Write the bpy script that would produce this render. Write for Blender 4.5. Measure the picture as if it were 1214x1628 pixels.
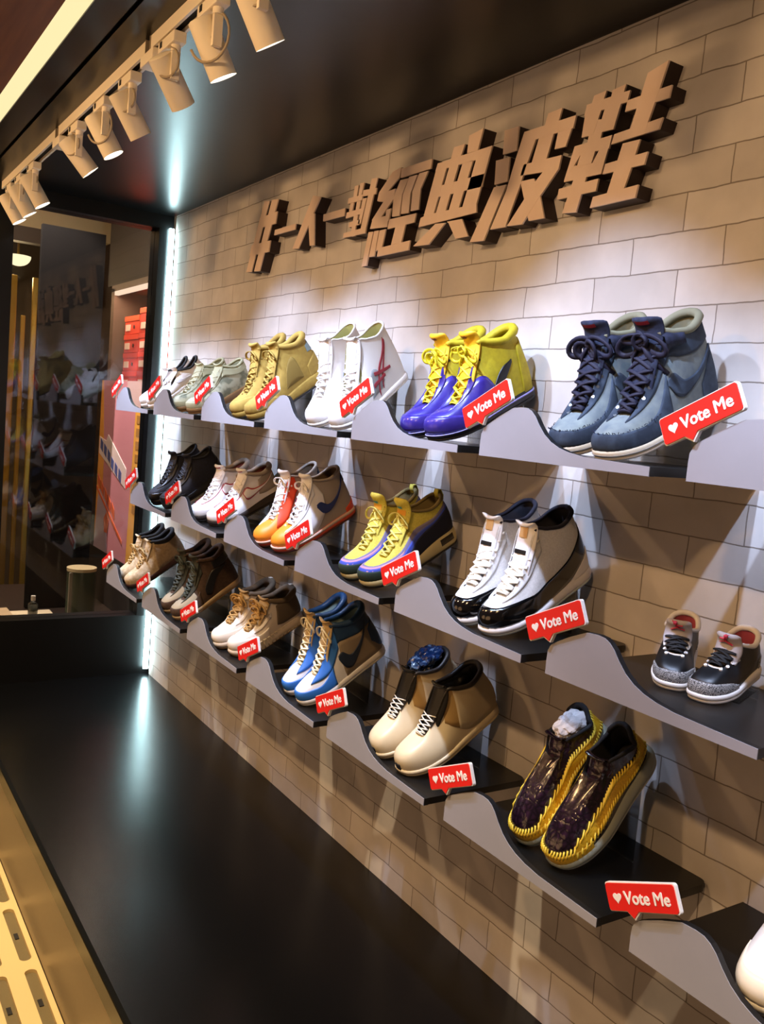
import bpy, bmesh, math, random
import numpy as np
from mathutils import Vector, Matrix
random.seed(7)
for _o in list(bpy.data.objects): bpy.data.objects.remove(_o)
SC = bpy.context.scene
COL = SC.collection
ZC = 1.7175                      # camera height above the corridor floor; z below is written relative to it
# ------------------------------------------------------------------ camera
def set_camera():
    r = [(0.5362628, 0.83963938, 0.08618533), (0.13171367, 0.01761213, -0.99113133), (-0.83371081, 0.54285865, -0.10114725)]
    cd = bpy.data.cameras.new('camera'); co = bpy.data.objects.new('camera', cd); COL.objects.link(co)
    R = Matrix((r[0], [-v for v in r[1]], [-v for v in r[2]])).transposed()
    co.matrix_world = Matrix.Translation((0, -1.5, ZC)) @ R.to_4x4()
    cd.sensor_fit = 'HORIZONTAL'; cd.sensor_width = 36.0; cd.lens = 36.0 * 1417.86 / 1214.0
    cd.clip_start = 0.02; cd.clip_end = 60
    SC.camera = co
set_camera()
# ------------------------------------------------------------------ exposure, world, large lights
vs = SC.view_settings
vs.view_transform = 'Standard'; vs.look = 'None'; vs.exposure = 0.0; vs.gamma = 1.0; vs.use_curve_mapping = False
W = bpy.data.worlds.new('world'); SC.world = W; W.use_nodes = True
W.node_tree.nodes['Background'].inputs[0].default_value = (1.0, 0.62, 0.36, 1)
W.node_tree.nodes['Background'].inputs[1].default_value = 0.07
WARM = (1.0, 0.60, 0.28); COOL = (0.55, 0.68, 1.0)
SPOT_W = 58.0; SPOT_ANGLE = 66.0; SPOT_BLEND = 0.85
def area(name, loc, aim, size, power, color, spread=180):
    l = bpy.data.lights.new(name, 'AREA'); l.shape = 'DISK'; l.size = size; l.energy = power; l.color = color
    l.spread = math.radians(spread)
    o = bpy.data.objects.new(name, l); COL.objects.link(o); o.location = (loc[0], loc[1], loc[2] + ZC)
    d = Vector(aim) - Vector(loc); o.rotation_euler = d.to_track_quat('-Z', 'Y').to_euler()
    return o
for i, (x, p) in enumerate(((-4.3, 13), (-2.9, 13), (-1.6, 13), (-0.3, 13))):      # recessed downlights along the corridor ceiling
    area('corridor_downlight', (x, -1.75, 0.90), (x - .1, -0.2, -0.7), 0.10, p, WARM, 150)
    l = bpy.data.lights.new('floor_downlight', 'SPOT'); l.energy = 140; l.color = (1.0, .80, .52); l.spot_size = math.radians(84); l.spot_blend = .6; l.shadow_soft_size = .022
    o = bpy.data.objects.new('floor_downlight', l); COL.objects.link(o); o.location = (x, -1.30, 0.89 + ZC)
for x in (-4.6, -1.6):                                              # low, wide glow of the brightly lit corridor floor and shops opposite
    area('corridor_glow', (x, -4.6, -1.1), (x + .2, 0, .1), 2.4, 20, (1.0, .56, .27), 180)
# ------------------------------------------------------------------ helpers
def lin(h):
    h = h.lstrip('#'); c = [int(h[i:i+2], 16) / 255 for i in (0, 2, 4)]
    return tuple(v / 12.92 if v <= .04045 else ((v + .055) / 1.055) ** 2.4 for v in c) + (1.0,)
MATS = {}
def mat(name, col, rough=.6, metal=0, coat=0, col2=None, scale=60, thr=.5, soft=.15, bump=0, tex='noise', stretch=(1, 1, 1), emit=0, detail=4, spec=.5, bscale=None):
    if name in MATS: return MATS[name]
    m = bpy.data.materials.new(name); m.use_nodes = True; MATS[name] = m
    nt = m.node_tree; b = nt.nodes['Principled BSDF']; L = nt.links
    b.inputs['Base Color'].default_value = lin(col); b.inputs['Roughness'].default_value = rough
    b.inputs['Metallic'].default_value = metal; b.inputs['Coat Weight'].default_value = coat; b.inputs['Coat Roughness'].default_value = .12
    b.inputs['Specular IOR Level'].default_value = spec
    if emit:
        b.inputs['Emission Color'].default_value = lin(col); b.inputs['Emission Strength'].default_value = emit
    if col2 or bump:
        tc = nt.nodes.new('ShaderNodeTexCoord'); mp = nt.nodes.new('ShaderNodeMapping'); mp.inputs['Scale'].default_value = stretch
        L.new(tc.outputs['Object'], mp.inputs[0])
        if tex == 'noise':
            t = nt.nodes.new('ShaderNodeTexNoise'); t.inputs['Scale'].default_value = scale; t.inputs['Detail'].default_value = detail; out = t.outputs['Fac']
        elif tex == 'voronoi':
            t = nt.nodes.new('ShaderNodeTexVoronoi'); t.feature = 'DISTANCE_TO_EDGE'; t.inputs['Scale'].default_value = scale; out = t.outputs['Distance']
        else:
            t = nt.nodes.new('ShaderNodeTexWave'); t.inputs['Scale'].default_value = scale; t.inputs['Distortion'].default_value = 1.5; out = t.outputs['Fac']
        L.new(mp.outputs[0], t.inputs['Vector'])
        if col2:
            r = nt.nodes.new('ShaderNodeValToRGB'); r.color_ramp.elements[0].position = max(0, thr - soft); r.color_ramp.elements[1].position = min(1, thr + soft)
            r.color_ramp.elements[0].color = lin(col); r.color_ramp.elements[1].color = lin(col2)
            L.new(out, r.inputs[0]); L.new(r.outputs[0], b.inputs['Base Color'])
        if bump:
            bp = nt.nodes.new('ShaderNodeBump'); bp.inputs['Strength'].default_value = bump; bp.inputs['Distance'].default_value = .002
            L.new(out, bp.inputs['Height']); L.new(bp.outputs[0], b.inputs['Normal'])
    return m
def emitter(name, col, strength):
    m = bpy.data.materials.new(name); m.use_nodes = True; nt = m.node_tree
    nt.nodes.remove(nt.nodes['Principled BSDF']); e = nt.nodes.new('ShaderNodeEmission')
    e.inputs[0].default_value = col + (1,); e.inputs[1].default_value = strength
    nt.links.new(e.outputs[0], nt.nodes['Material Output'].inputs[0]); return m
def obj(name, bm, m, parent=None, smooth=False, loc=None):
    me = bpy.data.meshes.new(name); bm.to_mesh(me); bm.free()
    if smooth:
        for p in me.polygons: p.use_smooth = True
    o = bpy.data.objects.new(name, me); COL.objects.link(o)
    if m: me.materials.append(m)
    if parent: o.parent = parent
    if loc: o.location = loc
    return o
def pyobj(name, verts, faces, m, parent=None, smooth=True):
    me = bpy.data.meshes.new(name); me.from_pydata([tuple(v) for v in verts], [], faces); me.update()
    if smooth: me.polygons.foreach_set('use_smooth', [True] * len(me.polygons))
    o = bpy.data.objects.new(name, me); COL.objects.link(o); me.materials.append(m)
    if parent: o.parent = parent
    return o
def thing(name, label, cat, loc=(0, 0, 0), group=None):
    o = bpy.data.objects.new(name, None); COL.objects.link(o); o.location = loc; o.empty_display_size = .05
    o['label'] = label; o['category'] = cat
    if group: o['group'] = group
    return o
def tag(o, label, cat, group=None):
    o['label'] = label; o['category'] = cat
    if group: o['group'] = group
    return o
def struct(name, bm, m):
    o = obj(name, bm, m); o['kind'] = 'structure'; return o
def box(bm, x0, x1, y0, y1, z0, z1, bevel=0):
    vs_ = [bm.verts.new(p) for p in ((x0,y0,z0),(x1,y0,z0),(x1,y1,z0),(x0,y1,z0),(x0,y0,z1),(x1,y0,z1),(x1,y1,z1),(x0,y1,z1))]
    fs = [bm.faces.new([vs_[i] for i in f]) for f in ((3,2,1,0),(4,5,6,7),(0,1,5,4),(1,2,6,5),(2,3,7,6),(3,0,4,7))]
    if bevel:
        es = list({e for f in fs for e in f.edges})
        bmesh.ops.bevel(bm, geom=es, offset=bevel, segments=2, affect='EDGES', profile=.6)
    return bm
def BX(*a, bevel=0): return box(bmesh.new(), *a, bevel=bevel)
def prism_xz(bm, pts, y0, y1):
    """polygon in the x-z plane, thick from y0 (front) to y1 (back)"""
    a = [bm.verts.new((x, y0, z)) for x, z in pts]; b = [bm.verts.new((x, y1, z)) for x, z in pts]
    s = sum(pts[i][0] * pts[(i+1) % len(pts)][1] - pts[(i+1) % len(pts)][0] * pts[i][1] for i in range(len(pts)))
    if s < 0: a.reverse(); b.reverse()
    n = len(a)
    bm.faces.new(a); bm.faces.new(b[::-1])
    for i in range(n):
        j = (i + 1) % n; bm.faces.new((a[j], a[i], b[i], b[j]))
    return bm
def tube(bm, pts, r, n=8, ry=None, caps=True, rfun=None):
    """round or flat tube through the points"""
    P = [Vector(p) for p in pts]; rings = []
    up = Vector((0, 0, 1))
    prev = None
    for i, p in enumerate(P):
        t = (P[min(i+1, len(P)-1)] - P[max(i-1, 0)]).normalized()
        if prev is None:
            a = up if abs(t.dot(up)) < .9 else Vector((0, 1, 0))
            u = (a - t * a.dot(t)).normalized()
        else:
            u = (prev - t * prev.dot(t)).normalized()
        prev = u; w = t.cross(u)
        k = rfun(i / (len(P) - 1)) if rfun else 1
        rings.append([bm.verts.new(p + (u * math.cos(2*math.pi*j/n) * (ry or r) + w * math.sin(2*math.pi*j/n) * r) * k) for j in range(n)])
    for A, B in zip(rings, rings[1:]):
        for j in range(n): bm.faces.new((A[j], A[(j+1) % n], B[(j+1) % n], B[j]))
    if caps: bm.faces.new(rings[0][::-1]); bm.faces.new(rings[-1])
    return bm
def cyl(bm, p0, p1, r0, r1=None, n=24, caps=True):
    r1 = r0 if r1 is None else r1
    p0, p1 = Vector(p0), Vector(p1); t = (p1 - p0).normalized()
    a = Vector((0, 0, 1)) if abs(t.z) < .9 else Vector((1, 0, 0)); u = (a - t * a.dot(t)).normalized(); w = t.cross(u)
    A = [bm.verts.new(p0 + (u * math.cos(2*math.pi*j/n) + w * math.sin(2*math.pi*j/n)) * r0) for j in range(n)]
    B = [bm.verts.new(p1 + (u * math.cos(2*math.pi*j/n) + w * math.sin(2*math.pi*j/n)) * r1) for j in range(n)]
    for j in range(n): bm.faces.new((A[j], A[(j+1) % n], B[(j+1) % n], B[j]))
    if caps: bm.faces.new(A[::-1]); bm.faces.new(B)
    return bm
def Z(z): return z + ZC
# ------------------------------------------------------------------ setting
ZP = Z(-1.395); ZT = Z(0.9075); XL = -4.395; XR = 1.2
def brick_mat():
    m = bpy.data.materials.new('painted_brick'); m.use_nodes = True; nt = m.node_tree; N = nt.nodes.new; L = nt.links
    b = nt.nodes['Principled BSDF']; b.inputs['Roughness'].default_value = .75; b.inputs['Specular IOR Level'].default_value = .25
    tc = N('ShaderNodeTexCoord'); sep = N('ShaderNodeSeparateXYZ'); L.new(tc.outputs['Object'], sep.inputs[0])
    cmb = N('ShaderNodeCombineXYZ'); L.new(sep.outputs['X'], cmb.inputs['X']); L.new(sep.outputs['Z'], cmb.inputs['Y'])
    ns = N('ShaderNodeTexNoise'); ns.inputs['Scale'].default_value = 9; ns.inputs['Detail'].default_value = 5; L.new(cmb.outputs[0], ns.inputs['Vector'])
    sub = N('ShaderNodeVectorMath'); sub.operation = 'SUBTRACT'; sub.inputs[1].default_value = (.5, .5, .5); L.new(ns.outputs['Color'], sub.inputs[0])
    sca = N('ShaderNodeVectorMath'); sca.operation = 'SCALE'; sca.inputs['Scale'].default_value = .013; L.new(sub.outputs[0], sca.inputs[0])
    add = N('ShaderNodeVectorMath'); L.new(cmb.outputs[0], add.inputs[0]); L.new(sca.outputs[0], add.inputs[1])
    br = N('ShaderNodeTexBrick'); br.inputs['Scale'].default_value = 1; br.inputs['Brick Width'].default_value = .233; br.inputs['Row Height'].default_value = .077
    br.inputs['Mortar Size'].default_value = .0019; br.inputs['Mortar Smooth'].default_value = .6; br.offset = .45
    br.inputs['Color1'].default_value = lin('d8d2cc'); br.inputs['Color2'].default_value = lin('c9c2bb'); br.inputs['Mortar'].default_value = lin('8a8076')
    L.new(add.outputs[0], br.inputs['Vector'])
    n2 = N('ShaderNodeTexNoise'); n2.inputs['Scale'].default_value = 6; n2.inputs['Detail'].default_value = 6; L.new(cmb.outputs[0], n2.inputs['Vector'])
    rr = N('ShaderNodeValToRGB'); rr.color_ramp.elements[0].position = .35; rr.color_ramp.elements[1].position = .65
    rr.color_ramp.elements[0].color = (.82, .82, .82, 1); rr.color_ramp.elements[1].color = (1, 1, 1, 1); L.new(n2.outputs['Fac'], rr.inputs[0])
    mx = N('ShaderNodeMix'); mx.data_type = 'RGBA'; mx.blend_type = 'MULTIPLY'; mx.inputs[0].default_value = 1
    # mortar is fainter where the noise is low, as on worn paint
    L.new(br.outputs['Color'], mx.inputs[6]); L.new(rr.outputs[0], mx.inputs[7]); L.new(mx.outputs[2], b.inputs['Base Color'])
    bp = N('ShaderNodeBump'); bp.inputs['Strength'].default_value = .35; bp.inputs['Distance'].default_value = .004; bp.invert = True
    L.new(br.outputs['Fac'], bp.inputs['Height']); L.new(bp.outputs[0], b.inputs['Normal'])
    return m
struct('wall_back', BX(XL + .03, XR, 0, .08, ZP - .35, ZT + .3), brick_mat())
m_blackgloss = mat('black_laminate', '040405', .27, spec=.42, col2='070708', scale=300, bump=.02)
m_black = mat('black_paint', '070708', .45, spec=.4)
m_fascia = mat('dark_brown_panel', '1c130d', .4, spec=.4)
struct('ceiling', BX(XL - .2, XR, -.87, 0, ZT, ZT + .06), mat('black_ceiling_laminate', '050506', .30, spec=.30, bump=.05, scale=25))
struct('trim_1', BX(-6.2, XR, -.958, -.882, ZT, ZT + .06), m_fascia)                    # dark strip beyond the groove
struct('trim_2', BX(-6.2, XR, -.882, -.87, ZT + .012, ZT + .06), mat('groove_black', '010101', .9))
struct('ceiling_wood', BX(-6.2, XR, -4.2, -1.012, ZT, ZT + .06), mat('dark_wood_ceiling', '5f3a28', .5, col2='96603f', scale=3.5, stretch=(.6, 9, 9), soft=.3, detail=6))
o = obj('ceiling_strip_light', BX(-6.2, XR, -1.010, -.960, ZT + .001, ZT + .03), emitter('warm_led', (.97, .80, .42), 1.1))
tag(o, 'long warm yellow strip light recessed between wood and black ceiling', 'light')
struct('platform', BX(XL, XR, -.877, 0, Z(-1.45), ZP), m_blackgloss)
struct('trim_platform', BX(XL, XR, -.8775, -.864, ZP - .004, ZP + .003), mat('trim_black', '040404', .7, spec=.1))
struct('platform_front', BX(XL, XR, -.876, -.84, 0, Z(-1.45)), mat('brushed_brass', '857867', .36, metal=.65, col2='786b58', scale=90, stretch=(1, 1, 30)))
struct('floor', BX(-6.5, XR, -4.2, -.84, -.08, -.022), mat('dark_floor', '2a2018', .5))
# end wall: base, jambs, glass
struct('wall_left', BX(XL - .12, XL, -1.15, 0, ZP - .3, Z(-1.09)), m_black)
struct('wall_left_post', BX(XL - .25, XL, -1.25, -.735, 0, ZT), m_black)
struct('wall_left_head', BX(XL - .12, XL, -.735, 0, Z(.84), ZT), m_black)
struct('trim_jamb', BX(XL - .12, XL + .012, -.075, -.03, Z(-1.09), Z(.84)), mat('jamb_black', '0a0d0f', .3))
def glass_mat(name, tint, gloss, base=.03):
    m = bpy.data.materials.new(name); m.use_nodes = True; nt = m.node_tree; nt.nodes.remove(nt.nodes['Principled BSDF'])
    tr = nt.nodes.new('ShaderNodeBsdfTransparent'); tr.inputs[0].default_value = tint + (1,)
    gl = nt.nodes.new('ShaderNodeBsdfGlossy'); gl.inputs['Roughness'].default_value = .02
    fr = nt.nodes.new('ShaderNodeFresnel'); fr.inputs['IOR'].default_value = 1.5
    mx = nt.nodes.new('ShaderNodeMixShader'); ad = nt.nodes.new('ShaderNodeMath'); ad.operation = 'MULTIPLY_ADD'
    ad.inputs[1].default_value = gloss; ad.inputs[2].default_value = base
    nt.links.new(fr.outputs[0], ad.inputs[0]); nt.links.new(ad.outputs[0], mx.inputs[0])
    nt.links.new(tr.outputs[0], mx.inputs[1]); nt.links.new(gl.outputs[0], mx.inputs[2])
    nt.links.new(mx.outputs[0], nt.nodes['Material Output'].inputs[0]); return m
struct('window_1', BX(XL - .062, XL - .054, -.735, -.075, Z(-1.09), Z(.84)), glass_mat('shop_glass', (.92, .92, .92), .65, .015))
o = obj('corner_led_tube', cyl(bmesh.new(), (XL + .024, -.018, ZP + .03), (XL + .024, -.018, Z(.842)), .013), emitter('cool_led', (.62, .95, 1.0), 26.0), smooth=False)
tag(o, 'tall cool white LED tube glowing in the far left corner', 'light')
# ------------------------------------------------------------------ shop seen through the glass
def shop():
    dark = mat('shop_dark_wall', '1d1613', .6); beige = mat('shop_beige', 'c9b48c', .7)
    struct('wall_shop_end', BX(-8.6, -8.5, -2.2, 1.6, ZP - .8, Z(1.6)), mat('shop_end_wall', '5a4a33', .7))
    struct('ceiling_shop', BX(-8.5, XL - .3, -2.2, 1.6, Z(1.45), Z(1.5)), beige)
    struct('floor_shop', BX(-8.5, XL - .3, -2.2, 1.6, ZP - .8, ZP - .75), dark)
    struct('trim_beam', BX(-6.6, -6.5, -1.2, -.12, Z(.985), Z(1.085)), mat('shop_beam', '3d3126', .6))
    struct('trim_soffit', BX(-6.72, -6.62, -1.2, .3, Z(1.09), Z(1.45)), beige)
    struct('wall_shop_back', BX(-8.5, -4.55, .62, .70, ZP - .8, Z(1.45)), mat('shop_brown_wall', '4a382e', .6))
    struct('wall_shop_upper', BX(-6.25, -4.55, .2, .62, Z(.74), Z(1.45)), mat('shop_dark_brown_wall', '2a1e18', .7))
    # wall cabinet with shoe boxes
    cab = thing('display_cabinet', 'brown wall cabinet holding red shoe boxes behind the shop glass', 'cabinet', (-5.5, .2, Z(-.06)))
    cm = mat('cabinet_brown', '6b5446', .55)
    bm = bmesh.new(); box(bm, -.65, -.58, 0, .4, 0, .78); box(bm, -.58, .95, .38, .4, 0, .78); box(bm, -.65, .95, 0, .4, -.04, 0); box(bm, -.65, .95, 0, .4, .76, .80)
    obj('body', bm, cm, cab)
    obj('shelf_light', BX(-.58, .95, .0, .025, .735, .76), emitter('cabinet_led', (1.0, .72, .52), 1.3), cab)
    lc = bpy.data.lights.new('cabinet_light', 'AREA'); lc.shape = 'RECTANGLE'; lc.size = 1.3; lc.size_y = .05; lc.energy = 7; lc.color = (1, .72, .5)
    lo = bpy.data.objects.new('cabinet_light', lc); COL.objects.link(lo); lo.location = (-5.4, .15, Z(.69)); lo.rotation_euler = (.25, 0, 0)
    reds = [mat('red_card', 'd8402a', .55), mat('red_card_dark', 'c23a2c', .55), mat('orange_card', 'e8532e', .55)]
    rows = ('bottom', 'second', 'third', 'fourth', 'top')
    for c in range(2):
        for r in range(5):
            x0 = -5.95 + c * .315; z0 = Z(-.055) + r * .118 + (.0 if c == 0 else .004)
            if c == 1 and r == 4: z0 += .0
            t = thing('shoe_box', f'red shoe box, {rows[r]} of the {"left" if c == 0 else "right"} stack in the lit wall cabinet', 'box', (x0 + .15, .24, z0), 'red shoe boxes in the cabinet')
            hh = .114 if not (c == 1 and r == 4) else .15
            ct = obj('carton', BX(-.15, .15, .004, .13, 0, hh - .03), reds[(r + c) % 2], t)
            obj('lid', BX(-.153, .153, .0, .133, hh - .032, hh), reds[2 if r == 4 else (r + c + 1) % 2], t)
            bm = bmesh.new(); box(bm, -.12, -.03, -.0015, 0.004, .02, .06); obj('label', bm, mat('pale_label', 'd9c0b0', .6), ct)
            obj('grip_hole', cyl(bmesh.new(), (.05, -.001, .042), (.05, .003, .042), .012, n=12), mat('box_hole', '3a0d08', .8), ct)
    # leaning poster board
    po = thing('poster_board', 'tall mauve and orange poster board standing behind the shop glass', 'poster', (-5.25, .008, Z(-.92)))
    obj('board', BX(-.30, .56, 0, .03, 0, 1.02), mat('poster_mauve', 'cc858e', .6), po)
    def flat(name, pts, col, y=-.002): obj(name, prism_xz(bmesh.new(), pts, y, .001), mat('poster_' + col, col, .6), po)
    flat('orange_stripe', [(-.30, 0.0), (-.30, 1.02), (-.27, 1.02), (-.18, .55), (-.16, .0)], 'e39a3c', -.0015)
    flat('yellow_strip', [(.36, 0), (.40, 1.02), (.56, 1.02), (.56, 0)], 'e6a63f', -.002)
    flat('pale_corner', [(.22, .86), (.22, 1.02), (.56, 1.02), (.56, .86)], 'c9a6a0', -.003)
    flat('lilac_patch', [(-.30, 0), (-.25, .36), (-.08, .36), (-.02, 0)], 'b9a3b4', -.003)
    flat('white_banner', [(-.28, .58), (-.28, .68), (-.14, .66), (-.10, .70), (.28, .53), (.28, .42), (.0, .50)], 'e6cfc9', -.004)
    bm = bmesh.new()
    for i in range(6):
        x = -.25 + i * .08; z = .612 - i * .027 - (.012 if i > 2 else 0)
        prism_xz(bm, [(x, z), (x + .055, z - .025), (x + .055, z + .035), (x, z + .06)], -.0055, -.003)
    obj('blue_lettering', bm, mat('poster_blue', '4b568f', .6), po)
    bm = bmesh.new()
    for i in range(5):
        x = -.27 + i * .08; z = .395 - i * .035
        prism_xz(bm, [(x, z), (x + .06, z - .035), (x + .055, z + .02), (x, z + .06)], -.0055, -.003)
    prism_xz(bm, [(-.29, .36), (.28, .10), (.28, .12), (-.29, .378)], -.0055, -.003)
    obj('orange_lettering', bm, mat('poster_red', 'd9602f', .6), po)
    bm = bmesh.new(); prism_xz(bm, [(-.10, .20), (-.05, .24), (.0, .20), (-.02, .12), (-.08, .12)], -.0055, -.003)
    obj('orange_mark', bm, mat('poster_red', 'd9602f', .6), po)
    bm = bmesh.new()
    for i in range(8):
        z = .30 + i * .07
        prism_xz(bm, [(.43, z), (.50, z), (.50, z + .045), (.43, z + .045)], -.0045, -.0015)
    obj('strip_lettering', bm, mat('poster_brown', 'a8742e', .6), po)
    struct('trim_ledge', BX(-5.75, -4.55, .004, .60, ZP - .75, Z(-.92)), dark)
    tag(obj('dark_partition', BX(-5.24, -5.2, -.45, -.11, Z(-1.22), Z(.90)), mat('partition_black', '0a0807', .8, spec=.1)), 'tall dark partition board standing between gold posts and poster', 'partition')
    # counter and things on it
    tag(obj('shop_counter', BX(-5.9, XL - .14, -.73, .0, ZP - .75, Z(-1.225)), mat('counter_dark', '2a1f19', .4)), 'dark low counter inside the shop behind the glass', 'counter')
    bn = thing('storage_tin', 'dark green round bin with cream lid on the counter', 'bin', (-5.0, -.20, Z(-1.224)))
    obj('body', cyl(bmesh.new(), (0, 0, 0), (0, 0, .255), .078, n=40), mat('tin_green', '24361f', .45), bn)
    obj('lid', cyl(bmesh.new(), (0, 0, .255), (0, 0, .272), .080, n=40), mat('tin_cream', 'c9b88c', .5), bn)
    obj('stripe', BX(.036, .050, -.076, -.06, 0, .25), mat('tin_stripe', 'a09a86', .4), bn)
    bt = thing('glass_bottle', 'small clear bottle with white cap standing on the counter', 'bottle', (-5.0, -.45, Z(-1.2202)))
    bm = bmesh.new(); cyl(bm, (0, 0, 0), (0, 0, .07), .026); cyl(bm, (0, 0, .07), (0, 0, .088), .026, .009); obj('body', bm, mat('bottle_glass', '3a3a30', .1, spec=.8), bt, True)
    obj('cap', cyl(bmesh.new(), (0, 0, .088), (0, 0, .115), .012), mat('cap_white', 'd8d0c0', .5), bt)
    pp = bmesh.new(); box(pp, -5.15, -4.9, -.95, -.33, Z(-1.2245), Z(-1.2205))
    tag(obj('paper_sheet', pp, mat('paper_cream', 'd9c7a2', .7)), 'cream paper sheet lying flat on the counter beside the bottle', 'paper')
    tag(obj('paper_stack', BX(-5.13, -4.95, -.80, -.56, Z(-1.2202), Z(-1.195)), mat('paper_tan', 'b89f78', .7)), 'thin stack of tan papers at the left end of counter', 'paper')
    gm = mat('gold_metal', 'b08d3a', .3, metal=.7)
    for i, (y, w, z0, z1, lab) in enumerate(((-.36, .06, -.12, .76, 'wide dull gold panel post seen through the glass, leftmost'), (-.285, .03, -1.4, .5, 'narrow gold post in the middle of three behind the glass'), (-.215, .035, -1.4, .76, 'slim bright gold post beside the dark partition'))):
        tag(obj('gold_post', BX(-6.53, -6.5, y - w / 2, y + w / 2, ZP - .75, Z(z1), bevel=.006), gm), lab, 'post')
    lp = thing('ceiling_lamp', 'glowing warm lamp bowl under the beam at far left', 'lamp', (-6.75, -.29, Z(.92)))
    bm = bmesh.new()
    for k in range(6):
        a0, a1 = k * math.pi / 12, (k + 1) * math.pi / 12
        cyl(bm, (0, 0, -.07 * math.cos(a0)), (0, 0, -.07 * math.cos(a1)), .085 * math.sin(a0) + .001, .085 * math.sin(a1), n=20, caps=False)
    obj('bowl', bm, emitter('lamp_bowl', (1.0, .85, .5), 1.6), lp, True)
    obj('rod', cyl(bmesh.new(), (0, 0, 0), (0, 0, .53), .008), gm, lp)
    l = bpy.data.lights.new('shop_lamp', 'POINT'); l.energy = 9; l.color = (1, .75, .4); l.shadow_soft_size = .09
    lo = bpy.data.objects.new('shop_lamp', l); COL.objects.link(lo); lo.location = (-6.75, -.35, Z(.80))
    l2 = bpy.data.lights.new('shop_fill_light', 'AREA'); l2.size = .6; l2.energy = 24; l2.color = (1, .78, .55)  # unseen fill lamp, added to brighten the shop interior
    lo = bpy.data.objects.new('shop_fill_light', l2); COL.objects.link(lo); lo.location = (-5.6, -.7, Z(1.42))
    l3 = bpy.data.lights.new('poster_fill_light', 'SPOT'); l3.energy = 320; l3.color = (1, .86, .78); l3.spot_size = 1.0; l3.spot_blend = .5; l3.shadow_soft_size = .05  # added unseen spot, stands in for display light reaching the poster through the glass
    lo = bpy.data.objects.new('poster_fill_light', l3); COL.objects.link(lo); lo.location = (-4.95, -.62, Z(1.40)); lo.rotation_euler = (Vector((-5.15, .05, Z(-.35))) - lo.location).to_track_quat('-Z', 'Y').to_euler()
shop()
# ------------------------------------------------------------------ floor grille in front of the platform
def grille():
    g = thing('floor_grille', 'pale yellow slotted floor grille running along the platform front', 'grille', (0, 0, 0))
    sheet = mat('grille_yellow', 'e2c68c', .4, spec=.4); mesh_m = mat('grille_mesh', '93804f', .5, col2='4a3c20', scale=260, tex='wave', soft=.3, bump=.4)
    px, hl, hw = .358, .155, .0175
    bm = bmesh.new(); bb = bmesh.new()
    for row, yc in enumerate((-.912, -.996, -1.08, -1.164)):
        y0, y1 = yc - .042, yc + (.042 if row else .034)
        for k in range(-12, -3):
            xc = -2.455 + (k + 8) * px + (0.0 if row % 2 == 0 else .0)
            if xc < -4.5: continue
            n = 40; ho = []; ou = []
            for j in range(n):
                a = 2 * math.pi * (j + .5) / n; ca, sa = math.cos(a), math.sin(a)
                hx = xc + (hl - hw) * (1 if ca > 0 else -1) + hw * ca; hy = yc + hw * sa
                ho.append((hx, hy))
                # same angle spread on the rectangle border
                t = j / n * 4
                ou.append(None)
            def rect(a):
                ca, sa = math.cos(a), math.sin(a); k1 = min(1 / max(1e-6, abs(ca)), 1 / max(1e-6, abs(sa)))
                return (xc + px / 2 * ca * k1, (y0 + y1) / 2 + (y1 - y0) / 2 * sa * k1)
            # corners must be hit exactly
            ou = [rect(2 * math.pi * (j + .5) / n) for j in range(n)]
            for j in range(n):
                a0, a1 = 2*math.pi*(j+.5)/n, 2*math.pi*(j+1.5)/n
            V0 = [bm.verts.new((x, y, 0)) for x, y in ou]; V1 = [bm.verts.new((x, y, 0)) for x, y in ho]; V2 = [bm.verts.new((x, y, -.012)) for x, y in ho]
            cor = {}
            for j in range(n):
                q = (j + 1) % n
                p, r = ou[j], ou[q]
                if abs(p[0] - r[0]) > 1e-6 and abs(p[1] - r[1]) > 1e-6:      # a corner lies between
                    cx = xc + px / 2 * (1 if p[0] + r[0] > 2 * xc else -1); cy = y1 if (p[1] + r[1]) > (y0 + y1) else y0
                    c = bm.verts.new((cx, cy, 0)); bm.faces.new((V0[j], c, V0[q], V1[q], V1[j]))
                else: bm.faces.new((V0[j], V0[q], V1[q], V1[j]))
                bm.faces.new((V1[j], V1[q], V2[q], V2[j]))
            obj('clip', BX(xc - .016, xc + .016, yc - .006, yc + .006, -.0105, -.008), mat('grille_clip', '1a1510', .6), g)
        box(bb, -4.5, -.9, y0 + .001, y1 - .001, -.020, -.011)
    obj('sheet', bm, sheet, g); obj('mesh_insert', bb, mesh_m, g)
grille()
# ------------------------------------------------------------------ shelves and signs
SHOES = {(0, 6): 'white low sneakers', (0, 5): 'pale sage sneakers', (0, 4): 'mustard boots', (0, 3): 'white red-striped high-tops', (0, 2): 'purple and yellow sneakers', (0, 1): 'denim high-tops', (0, 0): None,
         (1, 5): 'black sneakers', (1, 4): 'white and red-lined sneakers', (1, 3): 'orange-toed high-tops', (1, 2): 'yellow and blue sneakers', (1, 1): 'white and black patent sneakers', (1, 0): 'small black sneakers',
         (2, 6): 'tan knit sneakers', (2, 5): 'dark brown high-tops', (2, 4): 'rope-laced white sneakers', (2, 3): 'blue and white high-tops', (2, 2): 'cream smooth sneakers', (2, 1): 'woven black and yellow slip-ons', (2, 0): 'a single white sneaker'}
ROWZ = {0: -.054, 1: -.450, 2: -.858}
def X0(row, k): return (-.942 - .5315 * k) if row != 1 else (-1.211 - .526 * k)
PROFILE = [(0, 0), (.455, 0), (.455, .0165), (.38, .0185), (.30, .021), (.262, .026), (.235, .0325), (.212, .042), (.192, .055), (.175, .072), (.162, .088), (.150, .098), (.138, .1035), (.122, .105), (.095, .103), (.055, .085), (.022, .067), (.008, .058), (.001, .045), (0, .03)]
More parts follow.
